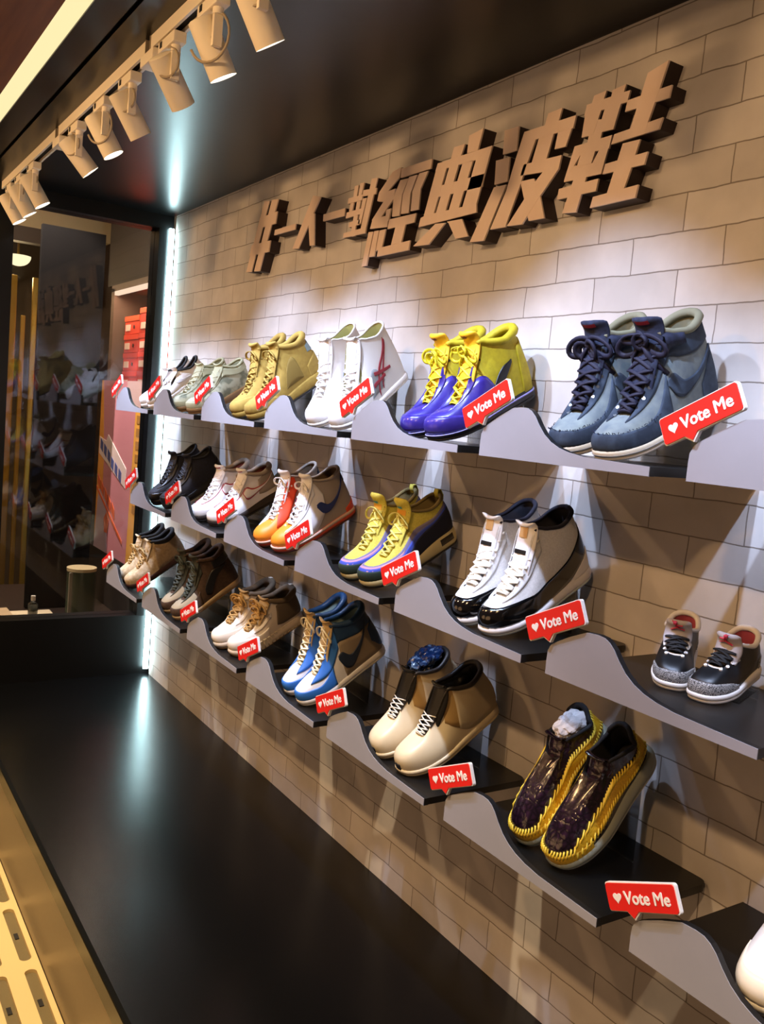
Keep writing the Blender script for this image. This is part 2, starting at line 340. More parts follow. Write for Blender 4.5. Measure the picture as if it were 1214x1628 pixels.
m_board = mat('shelf_black', '0a0a0a', .38, spec=.45); m_edge = mat('panel_edge_black', '0b0b0c', .5); m_grey = mat('panel_grey', '959297', .6, col2='8f8d91', scale=8)
m_red = mat('sign_red', 'd9231c', .42, spec=.4); m_white = mat('sign_white', 'f0ece6', .5)
def text_mesh(name, s, size, bold, m, parent, loc, rot, extrude=.0008, xs=1.0):
    cu = bpy.data.curves.new('tmp', 'FONT'); cu.body = s; cu.size = size; cu.extrude = extrude; cu.resolution_u = 3
    o = bpy.data.objects.new('tmp', cu); COL.objects.link(o)
    bpy.context.view_layer.update()
    me = bpy.data.meshes.new_from_object(o.evaluated_get(bpy.context.evaluated_depsgraph_get()))
    bpy.data.objects.remove(o); bpy.data.curves.remove(cu)
    if bold:                      # thicken the strokes by overlaying slightly shifted copies
        bm = bmesh.new()
        for dx, dy in ((0, 0), (bold, 0), (-bold, 0), (0, bold), (0, -bold)):
            n0 = len(bm.verts); bm.from_mesh(me); bm.verts.ensure_lookup_table()
            for v in bm.verts[n0:]: v.co.x += dx; v.co.y += dy; v.co.z += (dx + 2 * dy) * .05
        bm.to_mesh(me); bm.free()
    for v in me.vertices: v.co.x *= xs
    me.name = name; r = bpy.data.objects.new(name, me); COL.objects.link(r); me.materials.append(m); r.parent = parent; r.location = loc; r.rotation_euler = rot
    return r
def rrect(w, h, r, n=5):
    P = []
    for cx, cz, a0 in ((w/2-r, h/2-r, 0), (-w/2+r, h/2-r, 90), (-w/2+r, -h/2+r, 180), (w/2-r, -h/2+r, 270)):
        for i in range(n + 1):
            a = math.radians(a0 + 90 * i / n); P.append((cx + r * math.cos(a), cz + r * math.sin(a)))
    return P
def bubble(grow=0):
    P = rrect(.152 + grow, .045 + grow, .005)
    i = next(k for k, p in enumerate(P) if p[0] > 0 and p[1] < 0 and k >= 17)
    tail = [(-.036 - grow / 2, -.0225 - grow / 2), (-.023, -.034 - grow), (-.010 + grow / 2, -.0225 - grow / 2)]
    return P[:18] + tail + P[18:]
def heart(s):
    P = []
    for i in range(28):
        t = 2 * math.pi * i / 28
        P.append((s * math.sin(t) ** 3, s * (13 * math.cos(t) - 5 * math.cos(2*t) - 2 * math.cos(3*t) - math.cos(4*t)) / 16))
    return P
text_proto = [None]
def make_shelf(row, k):
    x0 = X0(row, k); zb = Z(ROWZ[row]); who = SHOES[(row, k)]
    rn = ('top', 'middle', 'bottom')[row]
    t = thing('display_shelf', f'black shelf with grey curved front carrying {who}' if who else 'black shelf with grey curved front, empty at the right end of the top row', 'shelf', (x0, 0, zb), f'{rn} row of display shelves')
    bm = bmesh.new()
    pts = [(0, -.297), (.4545, -.297)]
    for i in range(6):
        a = math.pi / 2 * i / 5; pts.append((.4545 - .02 + .02 * math.cos(a), -.0205 + .02 * math.sin(a)))
    pts.append((0, -.0005))
    a = [bm.verts.new((x, y, .0005)) for x, y in pts]; b = [bm.verts.new((x, y, .0165)) for x, y in pts]
    bm.faces.new(a[::-1]); bm.faces.new(b)
    for i in range(len(a)): j = (i + 1) % len(a); bm.faces.new((a[i], a[j], b[j], b[i]))
    obj('shelf_board', bm, m_board, t)
    obj('front_panel', prism_xz(bmesh.new(), PROFILE, -.309, -.297), m_edge, t)
    f = obj('panel_face', prism_xz(bmesh.new(), PROFILE, -.3105, -.309), m_grey, t)
    # speech-bubble sign on the panel's high corner
    big = {0: 'top', 1: 'middle', 2: 'bottom'}[row]
    s = thing('vote_sign', f'red Vote Me bubble sign on the {big} shelf holding {who}' if who else 'large red Vote Me sign at the right edge, on the empty top shelf', 'sign', (x0 + .018, -.3179, zb + .107), 'red voting signs')
    s.rotation_euler = (0, -math.radians(25.5), 0)
    obj('backing', prism_xz(bmesh.new(), bubble(.003), -.0005, .0070), m_white, s)
    fc = obj('face', prism_xz(bmesh.new(), bubble(-.0005), -.0025, -.0005), m_red, s)
    obj('heart', prism_xz(bmesh.new(), [(x - .052, z - .001) for x, z in heart(.0095)], -.0033, -.0025), m_white, fc)
    if text_proto[0] is None:
        text_proto[0] = text_mesh('lettering', 'Vote Me', .0290, .0007, m_white, fc, (-.036, -.0028, -.0105), (math.pi / 2, 0, 0), .0006, .98)
    else:
        c = text_proto[0].copy(); COL.objects.link(c); c.parent = fc
for row, ks in ((0, range(7)), (1, range(6)), (2, range(7))):
    for k in ks: make_shelf(row, k)
# ------------------------------------------------------------------ raised lettering on the wall
LETTERS = {
 'hash': [[(-3.244,0.795),(-3.197,0.789),(-3.321,0.536),(-3.372,0.54)],[(-3.178,0.79),(-3.122,0.784),(-3.245,0.533),(-3.296,0.536)],[(-3.275,0.737),(-3.123,0.74),(-3.131,0.696),(-3.293,0.698)],[(-3.334,0.64),(-3.164,0.639),(-3.174,0.598),(-3.35,0.6)]],
'one': [[(-3.132,0.673),(-2.96,0.673),(-2.963,0.653),(-3.136,0.654)]],
'person': [[(-2.843,0.752),(-2.785,0.739),(-2.927,0.582),(-2.973,0.586)],[(-2.872,0.696),(-2.822,0.689),(-2.806,0.579),(-2.84,0.582)]],
'one2': [[(-2.756,0.676),(-2.609,0.675),(-2.611,0.651),(-2.755,0.653)]],
'pair': [[(-2.558,0.736),(-2.534,0.735),(-2.54,0.701),(-2.562,0.702)],[(-2.524,0.739),(-2.5,0.737),(-2.511,0.698),(-2.531,0.699)],[(-2.592,0.703),(-2.503,0.701),(-2.505,0.684),(-2.596,0.686)],[(-2.577,0.685),(-2.555,0.684),(-2.56,0.659),(-2.582,0.66)],[(-2.536,0.684),(-2.512,0.683),(-2.518,0.658),(-2.54,0.659)],[(-2.597,0.659),(-2.505,0.659),(-2.507,0.642),(-2.601,0.641)],[(-2.549,0.642),(-2.523,0.641),(-2.531,0.608),(-2.556,0.609)],[(-2.575,0.625),(-2.508,0.625),(-2.51,0.609),(-2.577,0.609)],[(-2.557,0.612),(-2.531,0.611),(-2.531,0.577),(-2.556,0.578)],[(-2.605,0.595),(-2.466,0.596),(-2.468,0.578),(-2.608,0.58)],[(-2.456,0.741),(-2.422,0.738),(-2.47,0.583),(-2.503,0.584)],[(-2.502,0.714),(-2.422,0.708),(-2.424,0.69),(-2.504,0.695)],[(-2.501,0.688),(-2.477,0.687),(-2.502,0.611),(-2.519,0.612)]],
'classic': [[(-2.336,0.741),(-2.291,0.745),(-2.297,0.717),(-2.367,0.68),(-2.413,0.667),(-2.406,0.691)],[(-2.396,0.685),(-2.314,0.688),(-2.321,0.658),(-2.39,0.608),(-2.436,0.612),(-2.376,0.659),(-2.408,0.665)],[(-2.431,0.615),(-2.339,0.615),(-2.343,0.58),(-2.442,0.587)],[(-2.355,0.632),(-2.329,0.633),(-2.337,0.598),(-2.357,0.594)],[(-2.448,0.578),(-2.42,0.576),(-2.445,0.476),(-2.474,0.475)],[(-2.415,0.577),(-2.389,0.576),(-2.403,0.5),(-2.435,0.501)],[(-2.383,0.575),(-2.349,0.575),(-2.362,0.523),(-2.397,0.514)],[(-2.289,0.741),(-2.135,0.739),(-2.137,0.713),(-2.289,0.714)],[(-2.29,0.708),(-2.247,0.706),(-2.274,0.665),(-2.28,0.604),(-2.32,0.607),(-2.32,0.664)],[(-2.244,0.709),(-2.202,0.708),(-2.229,0.662),(-2.231,0.605),(-2.271,0.608),(-2.27,0.662)],[(-2.194,0.71),(-2.149,0.709),(-2.18,0.665),(-2.181,0.608),(-2.222,0.609),(-2.221,0.665)],[(-2.333,0.601),(-2.191,0.599),(-2.198,0.574),(-2.34,0.573)],[(-2.294,0.58),(-2.241,0.58),(-2.257,0.524),(-2.312,0.524)],[(-2.383,0.522),(-2.211,0.525),(-2.215,0.498),(-2.387,0.497)]],
'canon': [[(-2.106,0.721),(-1.869,0.721),(-1.877,0.696),(-2.114,0.701)],[(-2.124,0.658),(-1.892,0.655),(-1.897,0.623),(-2.131,0.629)],[(-2.138,0.586),(-1.913,0.583),(-1.909,0.56),(-2.174,0.557),(-2.166,0.582)],[(-2.105,0.721),(-2.062,0.7),(-2.104,0.582),(-2.153,0.58)],[(-2.049,0.7),(-2.007,0.699),(-2.048,0.583),(-2.094,0.581)],[(-1.991,0.698),(-1.945,0.699),(-1.989,0.583),(-2.034,0.583)],[(-1.932,0.698),(-1.869,0.721),(-1.913,0.582),(-1.973,0.583)],[(-2.035,0.75),(-1.987,0.749),(-2.0,0.72),(-2.045,0.721)],[(-1.971,0.767),(-1.913,0.773),(-1.928,0.721),(-1.974,0.722)],[(-2.091,0.555),(-2.044,0.552),(-2.115,0.502),(-2.192,0.506)],[(-2.038,0.554),(-1.97,0.552),(-1.936,0.503),(-1.991,0.503),(-2.029,0.549)]],
'wave': [[(-1.825,0.748),(-1.771,0.747),(-1.771,0.689),(-1.823,0.689)],[(-1.848,0.679),(-1.795,0.678),(-1.795,0.619),(-1.845,0.619)],[(-1.846,0.613),(-1.798,0.612),(-1.868,0.483),(-1.926,0.486)],[(-1.748,0.728),(-1.701,0.706),(-1.727,0.647),(-1.747,0.594),(-1.786,0.507),(-1.845,0.508),(-1.796,0.595),(-1.773,0.663)],[(-1.748,0.728),(-1.572,0.727),(-1.577,0.7),(-1.711,0.701)],[(-1.668,0.753),(-1.621,0.755),(-1.629,0.727),(-1.677,0.725)],[(-1.626,0.71),(-1.572,0.727),(-1.597,0.663),(-1.633,0.664)],[(-1.691,0.705),(-1.639,0.709),(-1.658,0.647),(-1.71,0.646)],[(-1.738,0.649),(-1.607,0.646),(-1.615,0.615),(-1.747,0.624)],[(-1.664,0.62),(-1.607,0.644),(-1.612,0.616),(-1.666,0.564),(-1.723,0.505),(-1.779,0.508),(-1.727,0.561),(-1.691,0.599)],[(-1.745,0.61),(-1.696,0.609),(-1.668,0.565),(-1.645,0.509),(-1.7,0.51)]],
'shoe': [[(-1.521,0.757),(-1.484,0.759),(-1.49,0.741),(-1.527,0.738)],[(-1.466,0.755),(-1.428,0.758),(-1.435,0.728),(-1.471,0.727)],[(-1.54,0.742),(-1.414,0.742),(-1.419,0.719),(-1.546,0.719)],[(-1.541,0.742),(-1.493,0.723),(-1.502,0.698),(-1.511,0.671),(-1.547,0.672)],[(-1.483,0.721),(-1.435,0.726),(-1.451,0.67),(-1.491,0.696)],[(-1.506,0.702),(-1.448,0.693),(-1.451,0.67),(-1.547,0.673),(-1.539,0.689)],[(-1.524,0.675),(-1.484,0.675),(-1.488,0.648),(-1.528,0.649)],[(-1.565,0.657),(-1.453,0.658),(-1.458,0.631),(-1.572,0.636)],[(-1.566,0.657),(-1.542,0.637),(-1.564,0.61),(-1.59,0.584)],[(-1.543,0.638),(-1.498,0.636),(-1.507,0.609),(-1.553,0.607)],[(-1.486,0.636),(-1.454,0.658),(-1.474,0.58),(-1.506,0.606)],[(-1.576,0.614),(-1.473,0.606),(-1.474,0.58),(-1.59,0.582)],[(-1.557,0.588),(-1.516,0.589),(-1.54,0.507),(-1.585,0.511)],[(-1.604,0.569),(-1.48,0.571),(-1.484,0.545),(-1.607,0.545)],[(-1.37,0.765),(-1.317,0.776),(-1.333,0.725),(-1.353,0.667),(-1.361,0.644),(-1.405,0.651),(-1.383,0.722)],[(-1.419,0.722),(-1.302,0.724),(-1.306,0.7),(-1.423,0.699)],[(-1.447,0.658),(-1.316,0.664),(-1.323,0.642),(-1.453,0.638)],[(-1.419,0.633),(-1.371,0.632),(-1.387,0.577),(-1.401,0.537),(-1.451,0.531)],[(-1.464,0.599),(-1.346,0.602),(-1.352,0.577),(-1.469,0.578)],[(-1.491,0.533),(-1.362,0.538),(-1.367,0.512),(-1.497,0.51)]],
}

LET = {'hash': 'slanted raised tan hash mark at the left end of the wall lettering', 'one': 'raised tan dash-like character, first after the hash mark', 'person': 'raised tan two-stroke character between the two dash-like characters',
       'one2': 'raised tan dash-like character just left of the small dense character', 'pair': 'small dense raised tan character in the middle of the wall lettering', 'classic': 'raised tan character with three long feet at lower left',
       'canon': 'raised tan character with six narrow slots above two feet', 'wave': 'raised tan character second from the right end of the wall lettering', 'shoe': 'largest raised tan character at the right end of the wall lettering'}
m_let = mat('letter_tan', 'e6cdba', .6, col2='e2c8b4', scale=20); m_side = mat('letter_side', '2a1712', .6)
for key, polys in LETTERS.items():
    cx = sum(p[0] for q in polys for p in q) / sum(len(q) for q in polys); cz = min(p[1] for q in polys for p in q)
    bm = bmesh.new(); bs = bmesh.new()
    for i, q in enumerate(polys):
        pts = [(x - cx, z - cz) for x, z in q]
        prism_xz(bm, pts, -.045 - .00012 * (i % 5), -.0405)
        prism_xz(bs, pts, -.0408, 0)
    t = thing('wall_letter', LET[key], 'letter', (cx, -.0002, Z(cz)), 'raised lettering on the brick wall')
    obj('face', bm, m_let, t); obj('side_block', bs, m_side, t)
# ------------------------------------------------------------------ track and spotlights
m_lamp = mat('lamp_white', 'f2e6d0', .45); m_lampg = mat('lamp_grey', '8d7f6c', .5); m_slot = mat('track_slot', '0a0806', .8)
def track():
    for a, b, lab in ((-4.42, -3.36, 'far'), (-3.32, -2.37, 'middle'), (-2.33, .9, 'near')):
        t = thing('lighting_track', f'cream lighting track under the black ceiling, {lab} length', 'track', ((a + b) / 2, -.775, ZT), 'ceiling track lengths'); h = (b - a) / 2
        bm = bmesh.new(); box(bm, -h, h, -.018, -.011, -.032, 0); box(bm, -h, h, .011, .018, -.032, 0); box(bm, -h, h, -.011, .011, -.006, 0)
        obj('rail', bm, m_lamp, t); obj('channel', BX(-h + .001, h - .001, -.0108, .0108, -.022, -.0062), m_slot, t)
        bm = bmesh.new(); box(bm, -h - .004, -h, -.02, .02, -.034, 0); box(bm, h, h + .004, -.02, .02, -.034, 0); obj('end_cap', bm, m_lampg, t)
    t = thing('track_connector', 'cream joint block between the far and middle ceiling track', 'connector', (-3.34, -.775, ZT - .0345))
    obj('block', BX(-.05, .05, -.022, .022, -.028, 0, bevel=.003), m_lamp, t)
    t = thing('track_connector', 'cream joint block between the middle and near ceiling track', 'connector', (-2.35, -.775, ZT - .0345))
    obj('block', BX(-.05, .05, -.022, .022, -.028, 0, bevel=.003), m_lamp, t)
track()
em_lens = emitter('spot_lens', (1.0, .97, .95), 6.0)
def spotlight(x, tilt, yaw, label, lit=True, loop=None):
    t = thing('track_spotlight', label, 'spotlight', (x, -.775, ZT - .034), 'ceiling track spotlights')
    obj('adapter', BX(-.058, .058, -.016, .016, -.026, 0, bevel=.003), m_lamp, t)
    obj('latch', BX(-.040, -.026, -.0175, .0175, -.018, -.004), m_slot, t)
    bm = bmesh.new(); cyl(bm, (.03, 0, -.026), (.03, 0, -.040), .012); box(bm, .024, .036, -.010, .010, -.105, -.036); obj('yoke', bm, m_lamp, t)
    # body hangs beside the yoke, tilted to the wall
    d = Vector((math.sin(yaw), math.sin(tilt) * math.cos(yaw), -math.cos(tilt))).normalized()
    piv = Vector((-.008, .0, -.085)); a = piv - d * .045; b = piv + d * .075
    bm = bmesh.new(); cyl(bm, a, b, .031, n=32, caps=False); cyl(bm, a, a - d * .003, .031, .027, n=32); cyl(bm, b, b - d * .012, .031, .0285, n=32, caps=False)
    body = obj('body', bm, m_lamp, t, True)
    obj('pivot', cyl(bmesh.new(), piv + Vector((.025, 0, 0)), piv + Vector((.040, 0, 0)), .010, n=16), m_lampg, t)
    obj('lens', cyl(bmesh.new(), b - d * .006, b - d * .004, .0282, n=32), em_lens, t)
    pts = []
    rr = loop or .035
    for i in range(17):
        q = i / 16; an = math.pi * 1.35 * q
        pts.append(a + Vector((.02 + rr * .8 * math.sin(an), .012 + rr * .5 * math.sin(an), .02 - rr * (1 - math.cos(an)))))
    obj('cable', tube(bmesh.new(), pts, .0032, 6), mat('cable_grey', 'a3937c', .5), t, True)
    if lit:
        l = bpy.data.lights.new('spot', 'SPOT'); l.energy = SPOT_W; l.color = COOL; l.spot_size = math.radians(SPOT_ANGLE); l.spot_blend = SPOT_BLEND; l.shadow_soft_size = .016
        lo = bpy.data.objects.new('spot_beam', l); COL.objects.link(lo); lo.parent = t; lo.location = b + d * .004; lo.rotation_euler = d.to_track_quat('-Z', 'Y').to_euler()
R_ = math.radians
spotlight(-4.26, R_(31), R_(7), 'farthest spotlight at the left end of the ceiling track')
spotlight(-4.05, R_(32), R_(4), 'second farthest spotlight, middle of the far group of three')
spotlight(-3.80, R_(31), R_(6), 'third farthest spotlight, right of the far group of three')
spotlight(-3.13, R_(42), R_(4), 'spotlight just right of the track joint, lens turned from view')
spotlight(-2.82, R_(30), R_(8), 'spotlight with a bright oval lens and a cable loop at its left', loop=.05)
spotlight(-2.56, R_(35), R_(-4), 'spotlight left of the cyan glow on the ceiling')
spotlight(-2.22, R_(40), R_(-14), 'spotlight in front of the cyan glow, hung on a wide adapter')
spotlight(-1.955, R_(29), R_(0), 'second nearest spotlight, with a big cable loop on its right', loop=.055)
spotlight(-1.72, R_(33), R_(-3), 'nearest spotlight, cut by the top edge of the view')
for x, tl in ((-1.40, 41), (-.98, 31), (-.60, 41), (-.2, 31)): spotlight(x, R_(tl), R_(-3), 'spotlight farther along the track, beyond the top edge of the view')
# ------------------------------------------------------------------ shoes
def crom(keys, x):
    """smooth interpolation of rows (u, a, b, ...) at the positions x"""
    K = np.array(keys, float); u = K[:, 0]; V = K[:, 1:]; x = np.asarray(x, float)
    d = np.zeros_like(V); n = len(u)
    for i in range(n):
        a, b = max(0, i - 1), min(n - 1, i + 1); d[i] = (V[b] - V[a]) / (u[b] - u[a])
    i = np.clip(np.searchsorted(u, x, side='right') - 1, 0, n - 2); h = u[i + 1] - u[i]; t = np.clip((x - u[i]) / h, 0, 1)
    t = t[..., None]; h = h[..., None]
    return V[i] * (2*t**3 - 3*t**2 + 1) + d[i] * h * (t**3 - 2*t**2 + t) + V[i+1] * (-2*t**3 + 3*t**2) + d[i+1] * h * (t**3 - t**2)
FOOT = [(0, 0, 0), (.05, .012, .36), (.11, .06, .66), (.19, .165, .89), (.28, .29, .99), (.36, .38, .985), (.46, .49, .90), (.58, .63, .80), (.70, .77, .745), (.81, .885, .70), (.89, .955, .55), (.95, .99, .29), (1, 1.0, 0)]
def sstep(a, b, x):
    t = np.clip((x - a) / (b - a), 0, 1); return t * t * (3 - 2 * t)
class Shoe:
    D = dict(L=.295, W=.104, toe_h=.046, zt=.022, zh=.034, spring=.010, ext=.003, vs=.36, vz=.074, tw=.017, cf=.115, cfs=.60, cs=.105, cb=.125, cw=.036, lean=.0, heel_out=.006)
    def __init__(self, **k):
        for a, b in {**Shoe.D, **k}.items(): setattr(self, a, b)
        L = self.L
        if self.cb > .11:           # laced high and mid cuts: long throat, collar front nearly level with the back
            self.vs -= .075; self.vz -= .012; self.cf = self.cb + .006; self.cfs += .02; self.tw += .005
            self.cs = max(self.cs, self.cb - .012)
        self.top = [(0, self.vs * L, 0, self.vz), (.11, (self.vs + .012) * L, self.tw * .8, self.vz + .002), (.30, (self.vs + self.cfs) / 2 * L, self.tw, self.vz + (self.cf - self.vz) * .50),
                    (.46, self.cfs * L, self.tw + .003, self.cf), (.56, (self.cfs + .08) * L, self.cw * .85, self.cs + (self.cf - self.cs) * .55), (.68, (self.cfs + .20) * L, self.cw, self.cs),
                    (.82, (.93 + self.lean) * L, self.cw * .80, self.cs + (self.cb - self.cs) * .55), (.92, (.975 + self.lean) * L, self.cw * .42, self.cb - .001), (1, (.99 + self.lean) * L, 0, self.cb)]
    def z0(self, s): return self.zt + (self.zh - self.zt) * sstep(.25, .85, s) + self.zb(s) * .9 - .003
    def zb(self, s): return self.spring * np.clip(1 - s / .24, 0, 1) ** 2
    def foot(self, u, grow=0.0):
        f = crom(FOOT, u); s = f[..., 0]; w = f[..., 1] * self.W / 2
        return s, w
    def fold(self, a):
        a = np.asarray(a, float); a = np.where(a > 1, a - 2, a); a = np.where(a < -1, a + 2, a)
        return np.abs(a), np.where(a < 0, -1.0, 1.0)
    def P(self, a, v):
        u, sg = self.fold(a); L = self.L
        s, w = self.foot(u); t = crom(self.top, u)
        cx = -.010 * (1 - s) ** 2 + .002 * np.sin(s * 3.0)
        B = np.stack([sg * w + cx, s * L, self.z0(s)], -1)
        T = np.stack([sg * t[..., 1] + cx * .5, t[..., 0], t[..., 2]], -1)
        kt = 1 - sstep(.05, .34, u); kh = sstep(.72, .95, u)
        H = T[..., 2] - B[..., 2]
        out = np.stack([sg * np.sqrt(np.clip(1 - (2*s-1)**4, 0, 1)), (s - .5) * 1.2 * (np.abs(s - .5) > .4), np.zeros_like(s)], -1)
        h1 = self.toe_h * kt + .42 * H * (1 - kt)
        c1 = B + out * (.004 + .003 * kt)[..., None]; c1[..., 2] += h1; c1[..., 1] += self.heel_out * kh
        c2 = T.copy(); c2[..., 1] += -(T[..., 1] - B[..., 1]) * .55 * kt; c2[..., 2] += -.006 * kt - .38 * H * (1 - kt)
        c2[..., 0] += sg * (.004 * (1 - kt) + .004 * kt)
        v = np.asarray(v, float)[..., None]; q = 1 - v
        return q**3 * B + 3 * q*q*v * c1 + 3 * q*v*v * c2 + v**3 * T
    def N(self, a, v):
        e = 1e-3; v = np.clip(v, .002, .998)
        da = self.P(a + e, v) - self.P(a - e, v); dv = self.P(a, np.clip(v + e, 0, 1)) - self.P(a, np.clip(v - e, 0, 1))
        n = np.cross(da, dv); l = np.linalg.norm(n, axis=-1, keepdims=True); n = n / np.maximum(l, 1e-9)
        return n
def grid_faces(n, m, ca=False):
    f = []
    for i in range(n if ca else n - 1):
        j = (i + 1) % n
        for k in range(m - 1): f.append((i*m + k, j*m + k, j*m + k + 1, i*m + k + 1))
    return f
def emit_mesh(name, X, faces, m, parent, mir, smooth=True):
    X = np.array(X, float).reshape(-1, 3).copy()
    if mir: X[:, 0] *= -1; faces = [f[::-1] for f in faces]
    return pyobj(name, X, faces, m, parent, smooth)
def curve_v(keys, u): return crom(keys, u)
def build_shoe(sp, mir, root):
    g = Shoe(**sp['shape']); c = sp['col']; L = g.L
    sign = None
    # ---- upper
    na, nv = 88, 16
    a = np.linspace(-1, 1, na, endpoint=False); v = np.linspace(0, 1, nv)
    A, V = np.meshgrid(a, v, indexing='ij'); X = g.P(A, V)
    n_test = g.N(np.array([.5]), np.array([.4]))[0]; flip = n_test[0] < 0
    fs = grid_faces(na, nv, True)
    if flip: fs = [f[::-1] for f in fs]
    nsgn = -1.0 if flip else 1.0
    up = emit_mesh('upper', X, fs, c['upper'], root, mir)
    # ---- overlays
    for name, m, mode, keys, off in sp.get('bands', []):
        par = root
        for md in (('O', 'I') if mode == 'B' else (mode,)):
            us = [k[0] for k in keys]
            if md == 'T': aa = np.linspace(-us[-1], us[-1], 49); uu = np.abs(aa)
            elif md == 'H': aa = np.linspace(us[0], 2 - us[0], 41); uu = np.where(aa > 1, 2 - aa, aa)
            elif md == 'O': aa = np.linspace(us[0], us[-1], 33); uu = aa
            else: aa = -np.linspace(us[0], us[-1], 33)[::-1]; uu = np.abs(aa)
            kv = curve_v(keys, uu); nb = 7
            tt = np.r_[0, np.linspace(0, 1, nb), 1]
            aidx = np.r_[0, np.arange(len(aa)), len(aa) - 1]
            AA = aa[aidx][:, None] * np.ones(nb + 2); VV = kv[aidx, 0][:, None] + (kv[aidx, 1] - kv[aidx, 0])[:, None] * tt
            VV = np.clip(VV, 0, 1)
            OF = np.full(AA.shape, off); OF[0] = OF[-1] = -.0008; OF[:, 0] = OF[:, -1] = -.0008
            XX = g.P(AA, VV) + nsgn * g.N(AA, VV) * OF[..., None]
            f = grid_faces(*AA.shape)
            if flip: f = [q[::-1] for q in f]
            emit_mesh(name, XX, f, m, par, mir)
    # ---- sole
    def ring(levels, name, m, n=80, extra=None):
        aa = np.linspace(-1, 1, n, endpoint=False); u, sg = g.fold(aa); s, w = g.foot(u)
        cx = -.010 * (1 - s) ** 2 + .002 * np.sin(s * 3.0)
        base = np.stack([sg * w + cx, s * L], -1)
        tan = np.roll(base, -1, 0) - np.roll(base, 1, 0); nn = np.stack([tan[:, 1], -tan[:, 0]], -1); nn /= np.linalg.norm(nn, axis=1, keepdims=True)
        if (nn[n * 3 // 4, 0]) < 0: nn = -nn
        R = []
        for off, zf in levels:
            o = off(s) if callable(off) else off
            xy = base + nn * np.reshape(o, (-1, 1)) if np.ndim(o) else base + nn * o
            z = zf(s); R.append(np.concatenate([xy, z[:, None]], 1))
        X = np.stack(R, 1)                                  # n, levels, 3
        f = grid_faces(n, len(levels), True)
        lv = len(levels)
        f.append(tuple(i * lv for i in range(n))[::-1]); f.append(tuple(i * lv + lv - 1 for i in range(n)))
        # outward check: first face
        p = X[n * 3 // 4, 1]; 
        fl = np.cross(X[n*3//4+1, 1] - X[n*3//4, 1], X[n*3//4, 2] - X[n*3//4, 1])[0] < 0
        if fl: f = [q[::-1] for q in f]
        return emit_mesh(name, X, f, m, root, mir)
    zb = g.zb; ztop = lambda s: g.z0(s) + .004; e = g.ext; ho = sp.get('outsole_h', .006)
    hx = sp.get('heel_flare', 0.0); eo = lambda s: e + hx * sstep(.6, 1, s); 
    mid_b = lambda s: zb(s) + ho
    lerp = lambda t: (lambda s: mid_b(s) + (ztop(s) - mid_b(s)) * t)
    osl = ring([(-.008, zb), (lambda s: eo(s) - .002, zb), (lambda s: eo(s) - .0005, lambda s: zb(s) + .002), (lambda s: eo(s) - .0005, lambda s: zb(s) + ho), (-.006, lambda s: zb(s) + ho)], 'outsole', c['outsole'])
    bul = sp.get('mid_bulge', .0015)
    ring([(-.006, mid_b), (lambda s: eo(s) - .001, mid_b), (lambda s: eo(s) + bul * .6, lerp(.2)), (lambda s: eo(s) + bul, lerp(.5)), (lambda s: eo(s) + bul * .4, lerp(.8)), (lambda s: eo(s) - .0015, lerp(.97)), (-.004, lerp(1.0))], 'midsole', c['midsole'])
    for st in sp.get('stripes', []):       # (t0, t1, material, name)
        ring([(0, lerp(st[0])), (lambda s: eo(s) + bul + .0008, lerp(st[0])), (lambda s: eo(s) + bul + .0008, lerp(st[1])), (0, lerp(st[1]))], st[2], st[3])
    if sp.get('window'):                   # heel air window, both sides
        for sd in (1, -1):
            aa = np.linspace(.70, .86, 12); s, w = g.foot(aa); cx = -.010 * (1 - s) ** 2 + .002 * np.sin(s * 3.0)
            x = sd * (w + e + hx * sstep(.6, 1, s) + bul + .0007) + cx
            lo = mid_b(s) + (ztop(s) - mid_b(s)) * .32; hi = mid_b(s) + (ztop(s) - mid_b(s)) * .72
            Xw = np.stack([np.stack([x - sd * .006, s * L, lo], -1), np.stack([x, s * L, lo], -1), np.stack([x, s * L, hi], -1), np.stack([x - sd * .006, s * L, hi], -1)], 1)
            f = grid_faces(12, 4)
            if sd < 0: f = [q[::-1] for q in f]
            emit_mesh('air_window', Xw, f, sp['window'], root, mir)
    # ---- lining and insole
    Tt = crom(g.top, np.abs(a)); sg = np.where(a < 0, -1., 1.); s_, w_ = g.foot(np.abs(a)); cx = -.010 * (1 - s_) ** 2 + .002 * np.sin(s_ * 3.0)
    T = g.P(a, np.ones(na)); cen = np.array([0, (g.cfs + .2) * L, 0])
    inn = T.copy(); inn[:, 0] *= .90; inn[:, 1] += (cen[1] - inn[:, 1]) * .05; inn[:, 2] -= .003
    low = T.copy(); low[:, 0] = sg * np.minimum(w_ * .74, .036); low[:, 1] = np.clip(s_ * L, .10, L * .965); low[:, 2] = np.maximum(T[:, 2] * .45, .05)
    bot = low.copy(); bot[:, 2] = .045; bot[:, 0] *= .95
    Xl = np.stack([T, inn, low, bot], 1); f = grid_faces(na, 4, True); f = [q[::-1] for q in f] if not flip else f
    f.append(tuple(i * 4 + 3 for i in range(na)))
    emit_mesh('lining', Xl, f, c['lining'], root, mir)
    # ---- padded collar rim
    if sp.get('collar', True):
        aa = np.concatenate([np.linspace(.45, 1, 26), np.linspace(-.98, -.45, 25)])
        pts = g.P(aa, np.full(aa.shape, .995)); 
        if mir: pts[:, 0] *= -1
        bm = bmesh.new(); tube(bm, pts, sp.get('collar_r', .0045), 8, rfun=lambda t: .75 + .5 * math.sin(math.pi * t))
        obj('collar', bm, c['collar'], root, True)
    # ---- tongue
    tx = sp.get('tongue_up', .022) * (.5 if g.cb > .11 and not sp.get('tongue_puff') else 1); tl = sp.get('tongue_lean', -.01); tw0 = g.tw + .006; tw1 = sp.get('tongue_w', .030); th = sp.get('tongue_t', .004)
